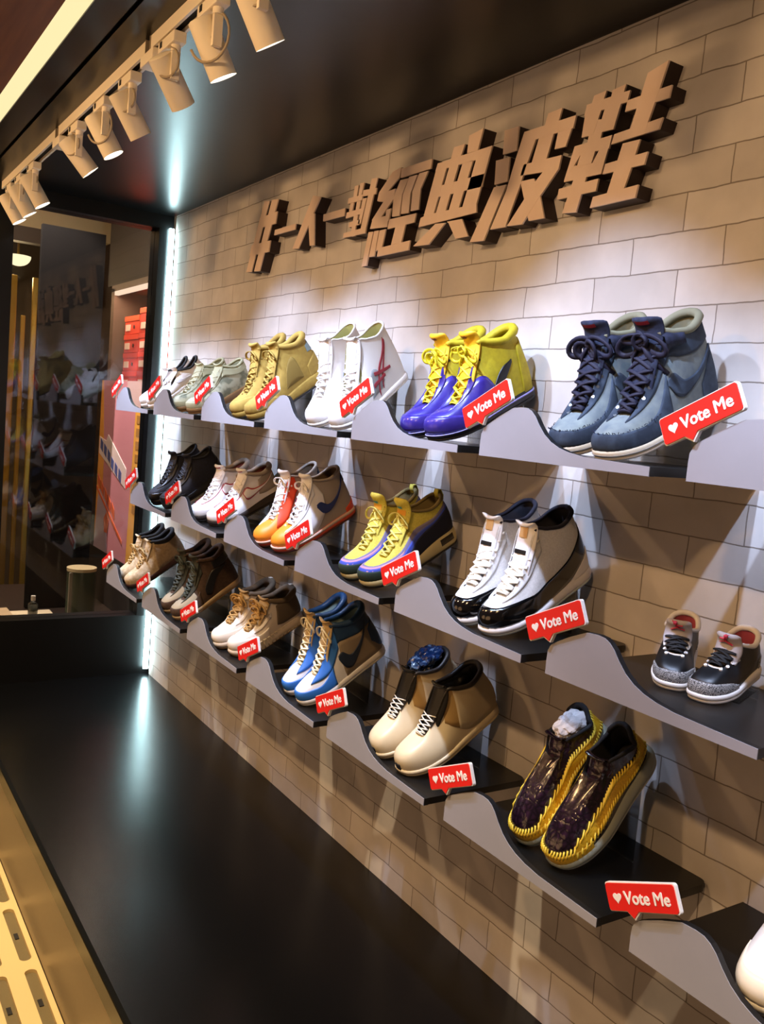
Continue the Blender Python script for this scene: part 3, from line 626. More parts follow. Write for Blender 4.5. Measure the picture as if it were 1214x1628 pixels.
    eu = np.array([.0, .11, .30, .46]); E = crom(g.top, eu)
    path = [(E[0, 0] - .016, E[0, 2] - .009), (E[1, 0] + .006, E[1, 2] - .003), (E[2, 0] - .001, E[2, 2] - .001), (E[3, 0] - .006, E[3, 2] + .002), (E[3, 0] + tl, E[3, 2] + tx)]
    K = [(i / 4, p[0], p[1]) for i, p in enumerate(path)]
    tt = np.linspace(0, 1, 22); C = crom(K, tt); wd = crom([(0, tw0 * .7), (.3, tw0), (.6, tw0 + .004), (.85, tw1 * .95), (1, tw1)], tt)[:, 0]
    nr = 18; rows = []
    for i in range(22):
        d = C[min(i+1, 21)] - C[max(i-1, 0)]; d /= np.linalg.norm(d); nrm = np.array([-d[1], d[0]])     # toward the toe and up
        end = 1 - .55 * max(0, (tt[i] - .90) / .1) ** 2
        thk = th * (1 + .7 * sp.get('tongue_puff', 0) * sstep(.7, .95, np.array(tt[i]))) * (.35 if i == 21 else 1)
        for j in range(nr):
            an = 2 * math.pi * j / nr; x = wd[i] * end * math.copysign(abs(math.cos(an)) ** .7, math.cos(an)); off = thk * math.sin(an) - .30 * wd[i] * (x / max(1e-6, tw1)) ** 2 * sp.get('tongue_arch', 1)
            y, z = C[i] + nrm * off; rows.append((x, y, z))
    f = []
    for i in range(21):
        for j in range(nr): q = (j + 1) % nr; f.append((i*nr + j, i*nr + q, (i+1)*nr + q, (i+1)*nr + j))
    f.append(tuple(range(21 * nr, 22 * nr))); f.append(tuple(range(nr))[::-1])
    tg = emit_mesh('tongue', rows, f, c['tongue'], root, mir)
    def on_tongue(x, t, lift):
        i = t * 21; i0 = int(min(20, i)); p = C[i0] + (C[i0+1] - C[i0]) * (i - i0); d = C[i0+1] - C[i0]; d = d / np.linalg.norm(d); nrm = np.array([-d[1], d[0]])
        w = np.interp(t, tt, wd)
        y, z = p + nrm * (th * (1 + .7 * sp.get('tongue_puff', 0) * float(sstep(.7, .95, np.array(t)))) * math.sqrt(max(0, 1 - (x / (w * 1.01)) ** 2)) + lift - .30 * w * (x / max(1e-6, tw1)) ** 2)
        return (x, y, z)
    for tn, tm, t0, t1, xw in sp.get('tongue_marks', []):
        if tn.startswith('fig:'):      # a small leaping-figure emblem, drawn from limbs
            bm = bmesh.new(); q = .0045 * xw; zz = .45
            for pl in ([(0, .2), (.1, 1.6)], [(.1, 1.5), (.9, 2.7)], [(0, 1.4), (-1.0, 1.2)], [(0, .3), (1.2, -1.2)], [(0, .3), (-1.3, -.9)]):
                tube(bm, [on_tongue(px_ * q, (t0 + t1) / 2 + pz * q * 9, .0012) for px_, pz in pl], .0014 * xw, 6, ry=.0008)
            bmesh.ops.create_icosphere(bm, subdivisions=1, radius=.0021 * xw, matrix=Matrix.Translation(on_tongue(.35 * q, (t0 + t1) / 2 + 2.2 * q * 9, .0012)))
            if mir: bmesh.ops.scale(bm, vec=(-1, 1, 1), verts=bm.verts); bmesh.ops.reverse_faces(bm, faces=bm.faces)
            o = obj(tn[4:], bm, tm, tg); continue
        xs = np.linspace(-xw, xw, 7); ts = np.linspace(t0, t1, 5)
        Xp = [on_tongue(x, t, .0012) for x in xs for t in ts]
        ff = grid_faces(7, 5); ff = [q[::-1] for q in ff]
        emit_mesh(tn, Xp, ff, tm, tg, mir)
    # ---- laces
    ls = sp.get('lace')
    if ls:
        bm = bmesh.new(); n = ls.get('n', 6); r = ls.get('r', .0036); ry = ls.get('ry', .0018)
        us = np.linspace(ls.get('u0', .10), ls.get('u1', .42), n); E = {}
        vv = ls.get('v', .93)
        for sd in (1, -1):
            aa = us * sd; p = g.P(aa, np.full(n, vv)); nn = nsgn * g.N(aa, np.full(n, vv)); E[sd] = p + nn * (ry + .0012)
        C2 = lambda y: None
        def bar(p, q, lift):
            m = (p + q) / 2; pts = []
            dirv = np.array([0, -.45, .9])
            for t in np.linspace(0, 1, 9): pts.append(p * (1 - t) + q * t + dirv * lift * (4 * t * (1 - t)))
            if mir: pts = [x * np.array([-1, 1, 1]) for x in pts]
            tube(bm, pts, r, 6, ry=ry)
        for i in range(n):
            if ls.get('style') == 'bars' or i == 0: bar(E[1][i], E[-1][i], .005)
            if i < n - 1:
                bar(E[1][i], E[-1][i+1], .008); bar(E[-1][i], E[1][i+1], .0065)
        if ls.get('bow'):
            k = ls['bow']; i = ls.get('bow_at', n - 1); cpt = (E[1][i] + E[-1][i]) / 2 + np.array([0, -.012, .006])
            tube(bm, [(cpt + np.array([x, -.004 * math.cos(x * 300), 0])) * np.array([-1 if mir else 1, 1, 1]) for x in (-.007, 0, .007)], r * 1.7, 8)
            rg = random.Random(sp.get('seed', 1) + mir)
            for sd in (1, -1):
                lp = []
                for t in np.linspace(0, 1, 21):
                    an = 2 * math.pi * t
                    lp.append(cpt + np.array([sd * (.5 - .5 * math.cos(an)) * .045 * k, -.010 * math.sin(math.pi * t), .014 * k * math.sin(an) - .020 * k * (.5 - .5 * math.cos(an)) * ls.get('droop', .6) + .004]))
                tube(bm, [p * np.array([-1 if mir else 1, 1, 1]) for p in lp], r, 6, ry=ry)
                ed = [cpt + np.array([sd * .030 * k * t, -.014 * math.sin(math.pi * t), -.050 * k * t ** 1.5]) for t in np.linspace(0, 1, 9)]
                tube(bm, [p * np.array([-1 if mir else 1, 1, 1]) for p in ed], r * .9, 6, ry=ry)
                for q in range(ls.get('tangle', 0)):
                    ox, oy, oz = rg.uniform(-.014, .014), rg.uniform(-.008, .006), rg.uniform(-.02, .015); s1, s2 = rg.uniform(.5, 1.1), rg.uniform(.4, 1.2)
                    lp = [cpt + np.array([ox + sd * (.5 - .5 * math.cos(2*math.pi*t)) * .028 * k * s1, oy - .012 * math.sin(math.pi * t), oz + .014 * k * s2 * math.sin(2*math.pi*t)]) for t in np.linspace(0, 1, 15)]
                    tube(bm, [p * np.array([-1 if mir else 1, 1, 1]) for p in lp], r, 6, ry=ry)
        obj('laces', bm, c['lace'], root, True)
        if c.get('eyelet'):
            bm = bmesh.new()
            for sd in (1, -1):
                for i in range(n):
                    aa = np.array([us[i] * sd]); p = g.P(aa, np.array([vv - .10]))[0]; nn = nsgn * g.N(aa, np.array([vv - .10]))[0]
                    q = np.array([-1 if mir else 1, 1, 1])
                    cyl(bm, (p - nn * .001) * q, (p + nn * .0026) * q, .0032, n=8)
            o = obj('eyelets', bm, c['eyelet'], root); o['kind'] = 'stuff'
    # ---- pull tab at the heel
    if sp.get('tab'):
        p = g.P(np.array([1.0]), np.array([.97]))[0]
        bm = bmesh.new(); tube(bm, [p + np.array(d) for d in ((0, .003, -.018), (0, .009, -.004), (0, .008, .012), (0, .0, .016), (0, -.006, .008), (0, -.006, -.006))], .010, 8, ry=.0016)
        obj('heel_loop', bm, c.get('tab', c['upper']), root, True)
    ex = sp.get('extra')
    if ex: ex(g, root, mir, nsgn)
    return osl
# ------------------------------------------------------------------ shoe designs
m_wl = mat('white_leather', 'e9e7e6', .5); m_wr = mat('white_rubber', 'e6e2dc', .5); m_cream = mat('cream_rubber', 'd9cdb4', .5)
m_blk = mat('black_leather', '0c0c0e', .4); m_blkf = mat('black_fabric', '0b0b0d', .8, col2='17171a', scale=300, bump=.3)
m_patent = mat('black_patent', '060607', .12, coat=.8); m_gum = mat('gum_rubber', '8a6a42', .5); m_dsole = mat('dark_rubber', '15120f', .6)
m_grey = mat('mid_grey_suede', '8f8c88', .8); m_tan = mat('tan_suede', 'a08a6c', .85, col2='8f7a5e', scale=120, bump=.2)
def S(**k): return k
BW = lambda *k: list(k)
def stitches(rows, m, name='stitching', ln=.007, r=.0020):
    def fn(g, root, mir, ns):
        bm = bmesh.new()
        for a0, a1, vf, n in rows:
            for i in range(n):
                a = a0 + (a1 - a0) * i / (n - 1); v0 = vf(abs(a if abs(a) <= 1 else 2 - abs(a)))
                da = .0045 * (1 if a > 0 else -1)
                aa = np.array([a - da, a, a + da]); vv = np.clip(np.array([v0 - .075, v0, v0 + .075]), 0, 1)
                P = g.P(aa, vv) + ns * g.N(aa, vv) * np.array([.001, .0045, .001])[:, None]
                if mir: P[:, 0] *= -1
                tube(bm, P, r, 5)
        o = obj(name, bm, m, root, True); o['kind'] = 'stuff'
    return fn
DES = {}
DES['white_low'] = S(kind='low_top_sneaker', shape=dict(L=.285, W=.104, vz=.068, vs=.36, cf=.098, cs=.082, cb=.106, cfs=.60, toe_h=.048, zt=.026, zh=.040, tw=.016),
    col=dict(upper=m_wl, midsole=m_wr, outsole=m_wr, lining=m_blkf, collar=m_blkf, tongue=m_wl, lace=m_wl), lace=dict(n=6, r=.0042), mid_bulge=.003,
    bands=[('toe_cap', m_wl, 'T', [(0, 0, .34), (.14, 0, .32), (.26, 0, .22)], .0016), ('side_stripe', mat('pale_grey_leather', 'd5d5da', .5), 'B', [(.40, .48, .52), (.47, .30, .55), (.56, .26, .44), (.7, .36, .44), (.86, .58, .61)], .0012), ('heel_counter', m_wl, 'H', [(.80, .1, .6), (1, .1, .72)], .0016)])
m_camo = mat('sage_camo', 'b9bda4', .85, col2='7f8672', scale=26, thr=.52, soft=.06, detail=2); m_sage = mat('sage_leather', 'b4b898', .7)
DES['sage'] = S(kind='mid_top_sneaker', shape=dict(L=.285, W=.108, vz=.076, vs=.36, cf=.118, cs=.112, cb=.128, cfs=.60, toe_h=.048, zt=.024, zh=.032),
    col=dict(upper=m_camo, midsole=m_gum, outsole=m_gum, lining=mat('sage_lining', '8b8f74', .9), collar=m_sage, tongue=m_sage, lace=mat('sage_lace', 'c2c3a8', .8)), lace=dict(n=6, r=.004),
    bands=[('toe_guard', m_sage, 'T', [(0, 0, .26), (.14, 0, .24), (.28, 0, .12)], .0016), ('ankle_strap', m_sage, 'H', [(.42, .70, .93), (.6, .66, .92), (.8, .66, .92), (1, .68, .93)], .004), ('eyestay', m_camo, 'B', [(.07, .60, .99), (.2, .62, .99), (.42, .70, .99)], .002)])
m_wheat = mat('wheat_nubuck', '9c7f34', .85, col2='8f732c', scale=60, bump=.15); m_wheat2 = mat('wheat_dark', '7c6426', .85)
DES['wheat'] = S(kind='lace_up_boot', shape=dict(L=.30, W=.106, vz=.080, vs=.37, cf=.150, cs=.158, cb=.170, cfs=.60, toe_h=.048, zt=.026, zh=.040, cw=.038, heel_out=.012),
    col=dict(upper=m_wheat, midsole=m_wheat, outsole=m_dsole, lining=m_wheat2, collar=m_wheat, tongue=m_wheat, lace=m_wheat, eyelet=m_wheat2), lace=dict(n=8, r=.0042, bow=.9, bow_at=7, u1=.44), tongue_up=.024, tongue_w=.036, tongue_puff=1, collar_r=.009, heel_flare=.004,
    bands=[('toe_cap', m_wheat, 'T', [(0, 0, .5), (.14, 0, .46), (.25, 0, .30), (.33, 0, .1)], .002), ('side_panel', m_wheat2, 'B', [(.44, .12, .14), (.52, .12, .62), (.6, .12, .70), (.66, .12, .2)], .0015), ('heel_panel', mat('slate_nubuck', '75827f', .8), 'H', [(.80, .62, .80), (.9, .58, .84), (1, .56, .86)], .002), ('heel_counter', m_wheat, 'H', [(.74, .0, .30), (.86, 0, .46), (1, 0, .50)], .003)])
m_offw = mat('off_white_canvas', 'e4e3df', .7)
m_rl = mat('dark_red_stripe', '8e1f2e', .5)
DES['white_hi'] = S(kind='high_top_sneaker', shape=dict(L=.285, W=.098, vz=.082, vs=.34, cf=.165, cs=.160, cb=.182, cfs=.60, toe_h=.044, zt=.016, zh=.020, cw=.036, lean=.02),
    col=dict(upper=m_offw, midsole=m_wr, outsole=m_wr, lining=mat('olive_lining', '8d8a4c', .8), collar=m_offw, tongue=m_wl, lace=m_wl), lace=dict(n=8, r=.003, u1=.45, style='bars'), tongue_up=.012, tongue_w=.028, collar_r=.003,
    tongue_marks=[('blue_lettering', mat('blue_print', '5b6aa8', .6), .92, .95, .018)],
    bands=[('toe_cap', m_wl, 'T', [(0, 0, .42), (.14, 0, .4), (.25, 0, .25)], .0012), ('grey_patch', mat('grey_patch', '8f9497', .6), 'B', [(.40, .10, .12), (.46, .10, .42), (.54, .12, .45), (.60, .2, .24)], .0012),
           ('red_stripe', m_rl, 'B', [(.50, .04, .12), (.56, .34, .42), (.64, .60, .66), (.72, .86, .92)], .0022), ('red_stripe', m_rl, 'B', [(.56, .10, .17), (.62, .38, .45), (.67, .62, .68), (.73, .84, .88)], .0022), ('cross_stripe', m_rl, 'B', [(.50, .36, .42), (.60, .34, .40), (.70, .33, .38)], .003), ('cross_stripe', m_rl, 'B', [(.46, .20, .26), (.55, .23, .28), (.62, .26, .31)], .003)])
m_purp = mat('purple_leather', '35297f', .28, coat=.3, bump=.1, scale=90, col2='2f2478'); m_yel = mat('yellow_fabric', 'bcab1a', .7, col2='ad9c14', scale=80); m_yorg = mat('amber_tongue', 'e0ac18', .6)
DES['purple'] = S(kind='high_top_sneaker', shape=dict(L=.30, W=.104, vz=.078, vs=.38, cf=.128, cs=.146, cb=.176, cfs=.58, toe_h=.054, zt=.020, zh=.028, cw=.040),
    col=dict(upper=m_yel, midsole=mat('black_rubber', '0b0a10', .5), outsole=m_dsole, lining=mat('yellow_lining', 'a3951a', .9), collar=m_yel, tongue=m_yorg, lace=mat('yellow_lace', 'd9cc22', .6), eyelet=m_blk), lace=dict(n=6, r=.0045, bow=1.1, bow_at=5, tangle=2), tongue_up=.030, tongue_w=.032, tongue_puff=1.2, collar_r=.009, tongue_lean=-.016,
    tongue_marks=[('tongue_emblem', mat('maroon_print', '6d1c3a', .6), .89, .96, .009)], stripes=[(.55, .72, 'foxing_stripe', mat('lavender_line', '9c98d8', .5))],
    bands=[('toe_cap', m_purp, 'T', [(0, 0, .97), (.12, 0, .97), (.26, 0, .86), (.40, 0, .62), (.50, 0, .40), (.60, 0, .05)], .0018), ('toe_bumper', m_purp, 'T', [(0, 0, .40), (.12, 0, .38), (.24, 0, .25)], .0034),
           ('eyestay', m_purp, 'B', [(.09, .66, .99), (.2, .66, .99), (.34, .72, .99)], .0034), ('side_stripe', m_blk, 'B', [(.48, .10, .14), (.55, .16, .40), (.62, .34, .58), (.7, .60, .66)], .0022), ('heel_panel', m_yel, 'H', [(.78, .0, .80), (1, 0, .86)], .003)])
m_den = mat('pale_denim', '7f8985', .9, col2='5d6870', scale=34, soft=.22, bump=.5); m_dend = mat('dark_denim', '232e3d', .9, col2='414f60', scale=30, thr=.58, soft=.2, bump=.2); m_ddk = mat('raw_denim', '151a2c', .9, col2='232a44', scale=90)
m_sagel = mat('sage_padding', '807f68', .9)
def denim_extra(g, root, mir, ns):
    q = np.array([-1 if mir else 1, 1, 1])
    for sd in (1, -1):          # collar corner folded outwards
        aa = np.linspace(.455, .60, 9) * sd
        T = g.P(aa, np.full(9, .99)); n = ns * g.N(aa, np.full(9, .95))
        D = g.P(aa, np.linspace(.80, .86, 9)) + n * .012
        rows = []
        for k in range(9): rows += [T[k] * q, (T[k] * .65 + D[k] * .35 + n[k] * .008 + np.array([0, 0, .006])) * q, D[k] * q, (D[k] - n[k] * .004) * q, (T[k] - n[k] * .002) * q]
        f = grid_faces(9, 5); o = pyobj('collar_flap', rows, f, m_ddk, root)
    bm = bmesh.new(); rg = random.Random(5)        # frayed thread along the toe guard
    for i in range(46):
        a = -.30 + .60 * i / 45; v = .36 if abs(a) < .12 else .36 - (abs(a) - .12) * .25
        p = g.P(np.array([a]), np.array([v]))[0]; n = ns * g.N(np.array([a]), np.array([v]))[0]
        d = np.array([rg.uniform(-.004, .004), rg.uniform(-.003, .002), rg.uniform(-.002, .004)])
        tube(bm, [(p + n * .0015) * q, (p + n * .003 + d * .5) * q, (p + n * .003 + d) * q], .0007, 4)
    o = obj('frayed_edge', bm, m_ddk, root); o['kind'] = 'stuff'
DES['denim'] = S(kind='high_top_sneaker', shape=dict(L=.30, W=.110, vz=.080, vs=.36, cf=.140, cs=.150, cb=.175, cfs=.58, toe_h=.044, zt=.020, zh=.024, cw=.040),
    col=dict(upper=m_den, midsole=m_cream, outsole=mat('white_outsole', 'cfc8bb', .5), lining=m_sagel, collar=m_sagel, tongue=m_ddk, lace=mat('navy_lace', '0c0c28', .75), eyelet=mat('steel_eyelet', '9a9a98', .3, metal=1)), lace=dict(n=7, r=.0062, ry=.0035, bow=1.25, bow_at=6, u1=.44, tangle=2), tongue_up=.034, tongue_w=.036, tongue_puff=.6, collar_r=.007,
    tongue_marks=[('red_label', mat('red_embroidery', '8a1f30', .6), .90, .965, .016)], stripes=[(.30, .42, 'foxing_line', mat('grey_line', '9a958c', .6))],
    bands=[('toe_guard', m_dend, 'T', [(0, 0, .36), (.14, 0, .34), (.24, 0, .32), (.34, 0, .42), (.42, 0, .60)], .0020), ('eyestay', m_dend, 'B', [(.09, .66, .99), (.2, .64, .99), (.34, .66, .99), (.46, .70, .99)], .0024),
           ('heel_counter', m_dend, 'H', [(.70, 0, .22), (.82, 0, .50), (1, 0, .60)], .0022), ('ankle_panel', m_dend, 'B', [(.44, .72, .97), (.58, .70, .97), (.74, .72, .96), (.9, .74, .96)], .0024), ('side_emblem', m_dend, 'B', [(.42, .46, .50), (.48, .26, .52), (.56, .22, .40), (.68, .34, .44), (.84, .60, .64)], .0036)], extra=denim_extra)
m_blue_blk = mat('blue_black_mesh', '0a0c16', .7, col2='12162a', scale=140, bump=.2)
DES['black'] = S(kind='mid_top_sneaker', shape=dict(L=.29, W=.106, vz=.082, vs=.36, cf=.130, cs=.118, cb=.136, cfs=.60, toe_h=.052, zt=.026, zh=.036),
    col=dict(upper=m_blue_blk, midsole=m_blk, outsole=m_dsole, lining=m_blkf, collar=m_blkf, tongue=m_blue_blk, lace=mat('black_lace', '1a1c24', .6)), lace=dict(n=8, r=.0036), tongue_up=.026, tongue_w=.034, tongue_puff=1,
    bands=[('toe_guard', m_blk, 'T', [(0, 0, .30), (.14, 0, .28), (.28, 0, .16)], .002), ('eyestay', m_blk, 'B', [(.08, .6, .99), (.25, .6, .99), (.44, .7, .99)], .002), ('heel_counter', m_blk, 'H', [(.76, 0, .4), (1, 0, .6)], .002)])
m_gtan = mat('warm_grey_leather', '9c9084', .6); m_redl = mat('red_outline', 'a03040', .5); m_bur = mat('burgundy_lining', '7d3a34', .8)
DES['white_red'] = S(kind='mid_top_sneaker', shape=dict(L=.30, W=.106, vz=.076, vs=.36, cf=.120, cs=.116, cb=.136, cfs=.58, toe_h=.046, zt=.024, zh=.036, cw=.038),
    col=dict(upper=m_wl, midsole=mat('brown_black_rubber', '2a211d', .6), outsole=m_dsole, lining=m_bur, collar=m_gtan, tongue=m_wl, lace=m_wl), lace=dict(n=7, r=.0034), tongue_up=.022, tongue_w=.032, tongue_puff=1, collar_r=.008,
    tongue_marks=[('red_tongue_label', mat('brick_label', 'a5503e', .6), .88, .97, .020)],
    bands=[('quarter', m_gtan, 'H', [(.60, .25, .80), (.70, .2, .97), (1, .2, .97)], .0014), ('emblem_outline', m_redl, 'B', [(.36, .60, .64), (.42, .30, .68), (.50, .26, .54), (.64, .44, .58), (.86, .82, .85)], .0022), ('side_emblem', m_wl, 'B', [(.375, .55, .61), (.42, .345, .635), (.50, .305, .495), (.64, .475, .545), (.83, .78, .805)], .0034),
           ('eyestay_line', m_redl, 'B', [(.08, .60, .635), (.2, .60, .635), (.40, .70, .735)], .0018), ('toe_guard', m_wl, 'T', [(0, 0, .3), (.14, 0, .28), (.28, 0, .1)], .0018)])
m_or = mat('orange_leather', 'e88a1c', .5); m_or2 = mat('red_orange_leather', 'd9481e', .5)
m_navy = mat('navy_leather', '1b2f6e', .5)
DES['orange'] = S(kind='high_top_sneaker', shape=dict(L=.30, W=.102, vz=.080, vs=.36, cf=.150, cs=.150, cb=.166, cfs=.58, toe_h=.044, zt=.022, zh=.026, cw=.037),
    col=dict(upper=m_gtan, midsole=m_or2, outsole=mat('maroon_rubber', '4c1712', .6), lining=mat('brown_lining', '54422f', .8), collar=m_gtan, tongue=m_wl, lace=m_wl, eyelet=m_wl), lace=dict(n=8, r=.0036, u1=.45, bow=.8, bow_at=7), tongue_up=.024, tongue_w=.032, tongue_puff=1,
    stripes=[(.5, .95, 'midsole_band', mat('pale_pink_rubber', 'd9b8a4', .5))],
    bands=[('toe_box', m_or, 'T', [(0, 0, .95), (.12, 0, .95), (.24, 0, .85), (.32, 0, .5), (.36, 0, .1)], .0016), ('inner_panel', m_or2, 'I', [(.20, .30, .98), (.30, .30, .98), (.44, .5, .98), (.52, .7, .97)], .0024), ('outer_panel', m_wl, 'O', [(.20, .04, .98), (.34, .04, .98), (.46, .10, .98), (.56, .3, .7)], .0024),
           ('eyestay', m_wl, 'O', [(.08, .58, .99), (.2, .62, .99), (.46, .72, .99)], .0034), ('side_emblem', m_navy, 'B', [(.46, .44, .50), (.52, .28, .52), (.60, .26, .42), (.70, .44, .54), (.84, .86, .89)], .0036), ('heel_panel', m_blk, 'H', [(.86, .72, .9), (1, .70, .92)], .002), ('heel_base', m_or2, 'H', [(.78, 0, .10), (1, 0, .24)], .0025)])
m_ycord = mat('yellow_corduroy', 'd9cd58', .85, col2='c9bb48', scale=200, bump=.3); m_mauve = mat('mauve_corduroy', '7d7590', .85); m_roy = mat('royal_corduroy', '3a4cae', .8); m_pink = mat('pink_corduroy', 'b98aa0', .85); m_grn = mat('dark_green_suede', '26382e', .85); m_nvy = mat('navy_corduroy', '14182c', .85)
DES['wave'] = S(kind='running_sneaker', shape=dict(L=.296, W=.094, vz=.074, vs=.36, cf=.118, cs=.098, cb=.140, cfs=.58, toe_h=.046, zt=.026, zh=.048, cw=.038),
    col=dict(upper=m_ycord, midsole=mat('aged_cream_rubber', 'cdc08c', .5), outsole=m_dsole, lining=mat('olive_brown_lining', '6a5c36', .9), collar=mat('olive_brown_collar', '75663c', .9), tongue=m_ycord, lace=mat('pale_yellow_lace', 'dcd270', .7)), lace=dict(n=7, r=.0034, bow=1.0, bow_at=6, droop=1.2, u1=.44), tongue_up=.040, tongue_w=.032, tongue_puff=1.3, tongue_lean=-.006, mid_bulge=.003, window=mat('air_window_dark', '2a2620', .2),
    tongue_marks=[('tongue_emblem', mat('teal_print', '3f8fa3', .5), .80, .86, .010), ('amber_patch', mat('amber_patch', 'd99a2c', .7), .70, .78, .020)], tab=True,
    bands=[('toe_guard', m_grn, 'T', [(0, 0, .26), (.14, 0, .24), (.26, 0, .18), (.40, 0, .12)], .0042), ('navy_wave', m_nvy, 'T', [(0, 0, .1), (.24, 0, .16), (.4, 0, .22), (.58, 0, .44), (.8, 0, .66), (1, 0, .72)], .0034), ('blue_wave', m_roy, 'T', [(0, 0, .36), (.14, 0, .34), (.28, 0, .34), (.42, .0, .40), (.58, .2, .54), (.80, .5, .72), (1, .6, .78)], .0028),
           ('pink_wave', m_pink, 'T', [(0, 0, .44), (.14, 0, .42), (.24, .1, .42), (.34, .3, .42)], .0022), ('mauve_wave', m_mauve, 'T', [(0, 0, .50), (.14, 0, .49), (.28, .2, .50), (.42, .3, .56), (.58, .3, .66), (.80, .5, .82), (1, .6, .86)], .0016)])
m_mesh = mat('white_mesh', 'dcdcda', .75, col2='cfcfcd', scale=260, bump=.3)
m_ice = mat('clear_blue_rubber', 'b9c6cc', .3)
DES['concord'] = S(kind='high_top_sneaker', shape=dict(L=.297, W=.094, vz=.086, vs=.36, cf=.148, cs=.150, cb=.172, cfs=.58, toe_h=.048, zt=.020, zh=.030, cw=.038),
    col=dict(upper=m_mesh, midsole=m_wl, outsole=m_ice, lining=mat('navy_black_lining', '0c0c1c', .8), collar=mat('navy_black_collar', '101024', .8), tongue=m_wl, lace=mat('cream_lace', 'efe8d8', .6), eyelet=m_blk), lace=dict(n=8, r=.0056, ry=.0030, u1=.45, style='bars', v=.86), tongue_up=.024, tongue_w=.030, mid_bulge=.003,
    tongue_marks=[('black_label', m_blk, .545, .575, .018), ('tan_label', mat('tan_tab', 'c9a068', .6), .66, .80, .012)],
    bands=[('patent_rand', m_patent, 'T', [(0, 0, .50), (.12, 0, .48), (.24, 0, .40), (.38, 0, .26), (.52, 0, .26), (.68, .04, .38), (.82, .16, .60), (.92, .28, .76), (1, .30, .80)], .0022), ('eyestay', m_mesh, 'B', [(.09, .64, .99), (.2, .62, .99), (.34, .66, .99), (.46, .70, .99)], .0028), ('heel_midsole_wrap', m_wl, 'H', [(.70, 0, .05), (.84, 0, .20), (1, 0, .34)], .0036)])
m_eleph = mat('crackle_print', '3a3a3c', .6, col2='b9b7b4', scale=420, tex='voronoi', thr=.14, soft=.06)
m_tgrey = mat('light_grey_tongue', 'b7b3b8', .7)
DES['small_black'] = S(kind='child_sneaker', shape=dict(L=.155, W=.070, vz=.052, vs=.36, cf=.082, cs=.072, cb=.086, cfs=.58, toe_h=.032, zt=.016, zh=.022, tw=.016, cw=.028, spring=.004),
    col=dict(upper=m_blk, midsole=m_wr, outsole=m_wr, lining=mat('red_lining', 'a8485a', .8), collar=m_wl, tongue=m_tgrey, lace=m_blkf, eyelet=m_wl), lace=dict(n=4, r=.0042, u1=.36, style='bars'), tongue_up=.020, tongue_w=.024, tongue_puff=.8, ho=.004,
    tongue_marks=[('fig:red_figure_emblem', mat('red_emblem', 'd0405a', .6), .78, .88, 2.1)],
    bands=[('toe_guard', m_eleph, 'T', [(0, 0, .34), (.12, 0, .33), (.24, 0, .30), (.36, 0, .14)], .0016), ('heel_guard', m_eleph, 'H', [(.78, 0, .25), (1, 0, .42)], .0016), ('eyestay_trim', m_wl, 'B', [(.30, .74, .78), (.36, .70, .80), (.42, .66, .98)], .0018), ('vamp_line', m_wl, 'T', [(0, .88, .92), (.06, .88, .92), (.10, .9, .92)], .0012)])
m_knit = mat('white_knit', 'd8c8aa', .85, col2='b89f78', scale=70, soft=.2, bump=.4)
DES['tan'] = S(kind='mid_top_sneaker', shape=dict(L=.30, W=.108, vz=.080, vs=.36, cf=.126, cs=.124, cb=.140, cfs=.58, toe_h=.052, zt=.022, zh=.030, cw=.040),
    col=dict(upper=m_knit, midsole=mat('maroon_midsole', '3a1d18', .6), outsole=m_dsole, lining=m_blkf, collar=m_blkf, tongue=m_knit, lace=mat('tan_lace', 'bfa06a', .8)), lace=dict(n=7, r=.0042, bow=.8, bow_at=5, tangle=1), tongue_up=.012, tongue_w=.030, collar_r=.008,
    bands=[('quarter', m_tan, 'H', [(.46, .0, .80), (.55, 0, .90), (.7, 0, .94), (1, 0, .94)], .002), ('ankle_panel', m_blkf, 'H', [(.50, .90, .98), (.7, .84, .98), (1, .82, .98)], .003)])
m_brn = mat('brown_suede', '4a3526', .85, col2='3c2a1d', scale=90, bump=.2); m_olv = mat('olive_grey_canvas', '3a3c34', .85)
DES['brown'] = S(kind='high_top_sneaker', shape=dict(L=.30, W=.108, vz=.080, vs=.36, cf=.145, cs=.148, cb=.168, cfs=.58, toe_h=.046, zt=.020, zh=.024, cw=.039),
    col=dict(upper=m_brn, midsole=mat('aged_white_rubber', 'a88f6a', .6), outsole=m_gum, lining=mat('dark_brown_lining', '2a1e14', .8), collar=m_brn, tongue=m_olv, lace=mat('olive_grey_lace', '3e4640', .75)), lace=dict(n=8, r=.0050, ry=.003, u1=.45, bow=.9, bow_at=7), tongue_up=.028, tongue_w=.034, tongue_puff=.7, collar_r=.009,
    bands=[('toe_guard', m_brn, 'T', [(0, 0, .36), (.14, 0, .34), (.24, 0, .32), (.36, 0, .42)], .002), ('toe_box', mat('bone_leather', 'a89e88', .6), 'T', [(0, 0, .8), (.12, 0, .8), (.24, 0, .70), (.3, 0, .4)], .001), ('eyestay', m_olv, 'B', [(.09, .62, .99), (.25, .62, .99), (.46, .68, .99)], .0024), ('side_emblem', m_blk, 'B', [(.44, .16, .30), (.50, .10, .46), (.58, .30, .66), (.66, .52, .70), (.80, .62, .66)], .003), ('ankle_panel', m_blk, 'H', [(.62, .72, .94), (.8, .70, .94), (1, .66, .94)], .0024)])
m_rope = mat('rope_tan', 'b8935a', .85, col2='a07c46', scale=220, bump=.4); m_gbr = mat('grey_brown_felt', '5f5242', .9)
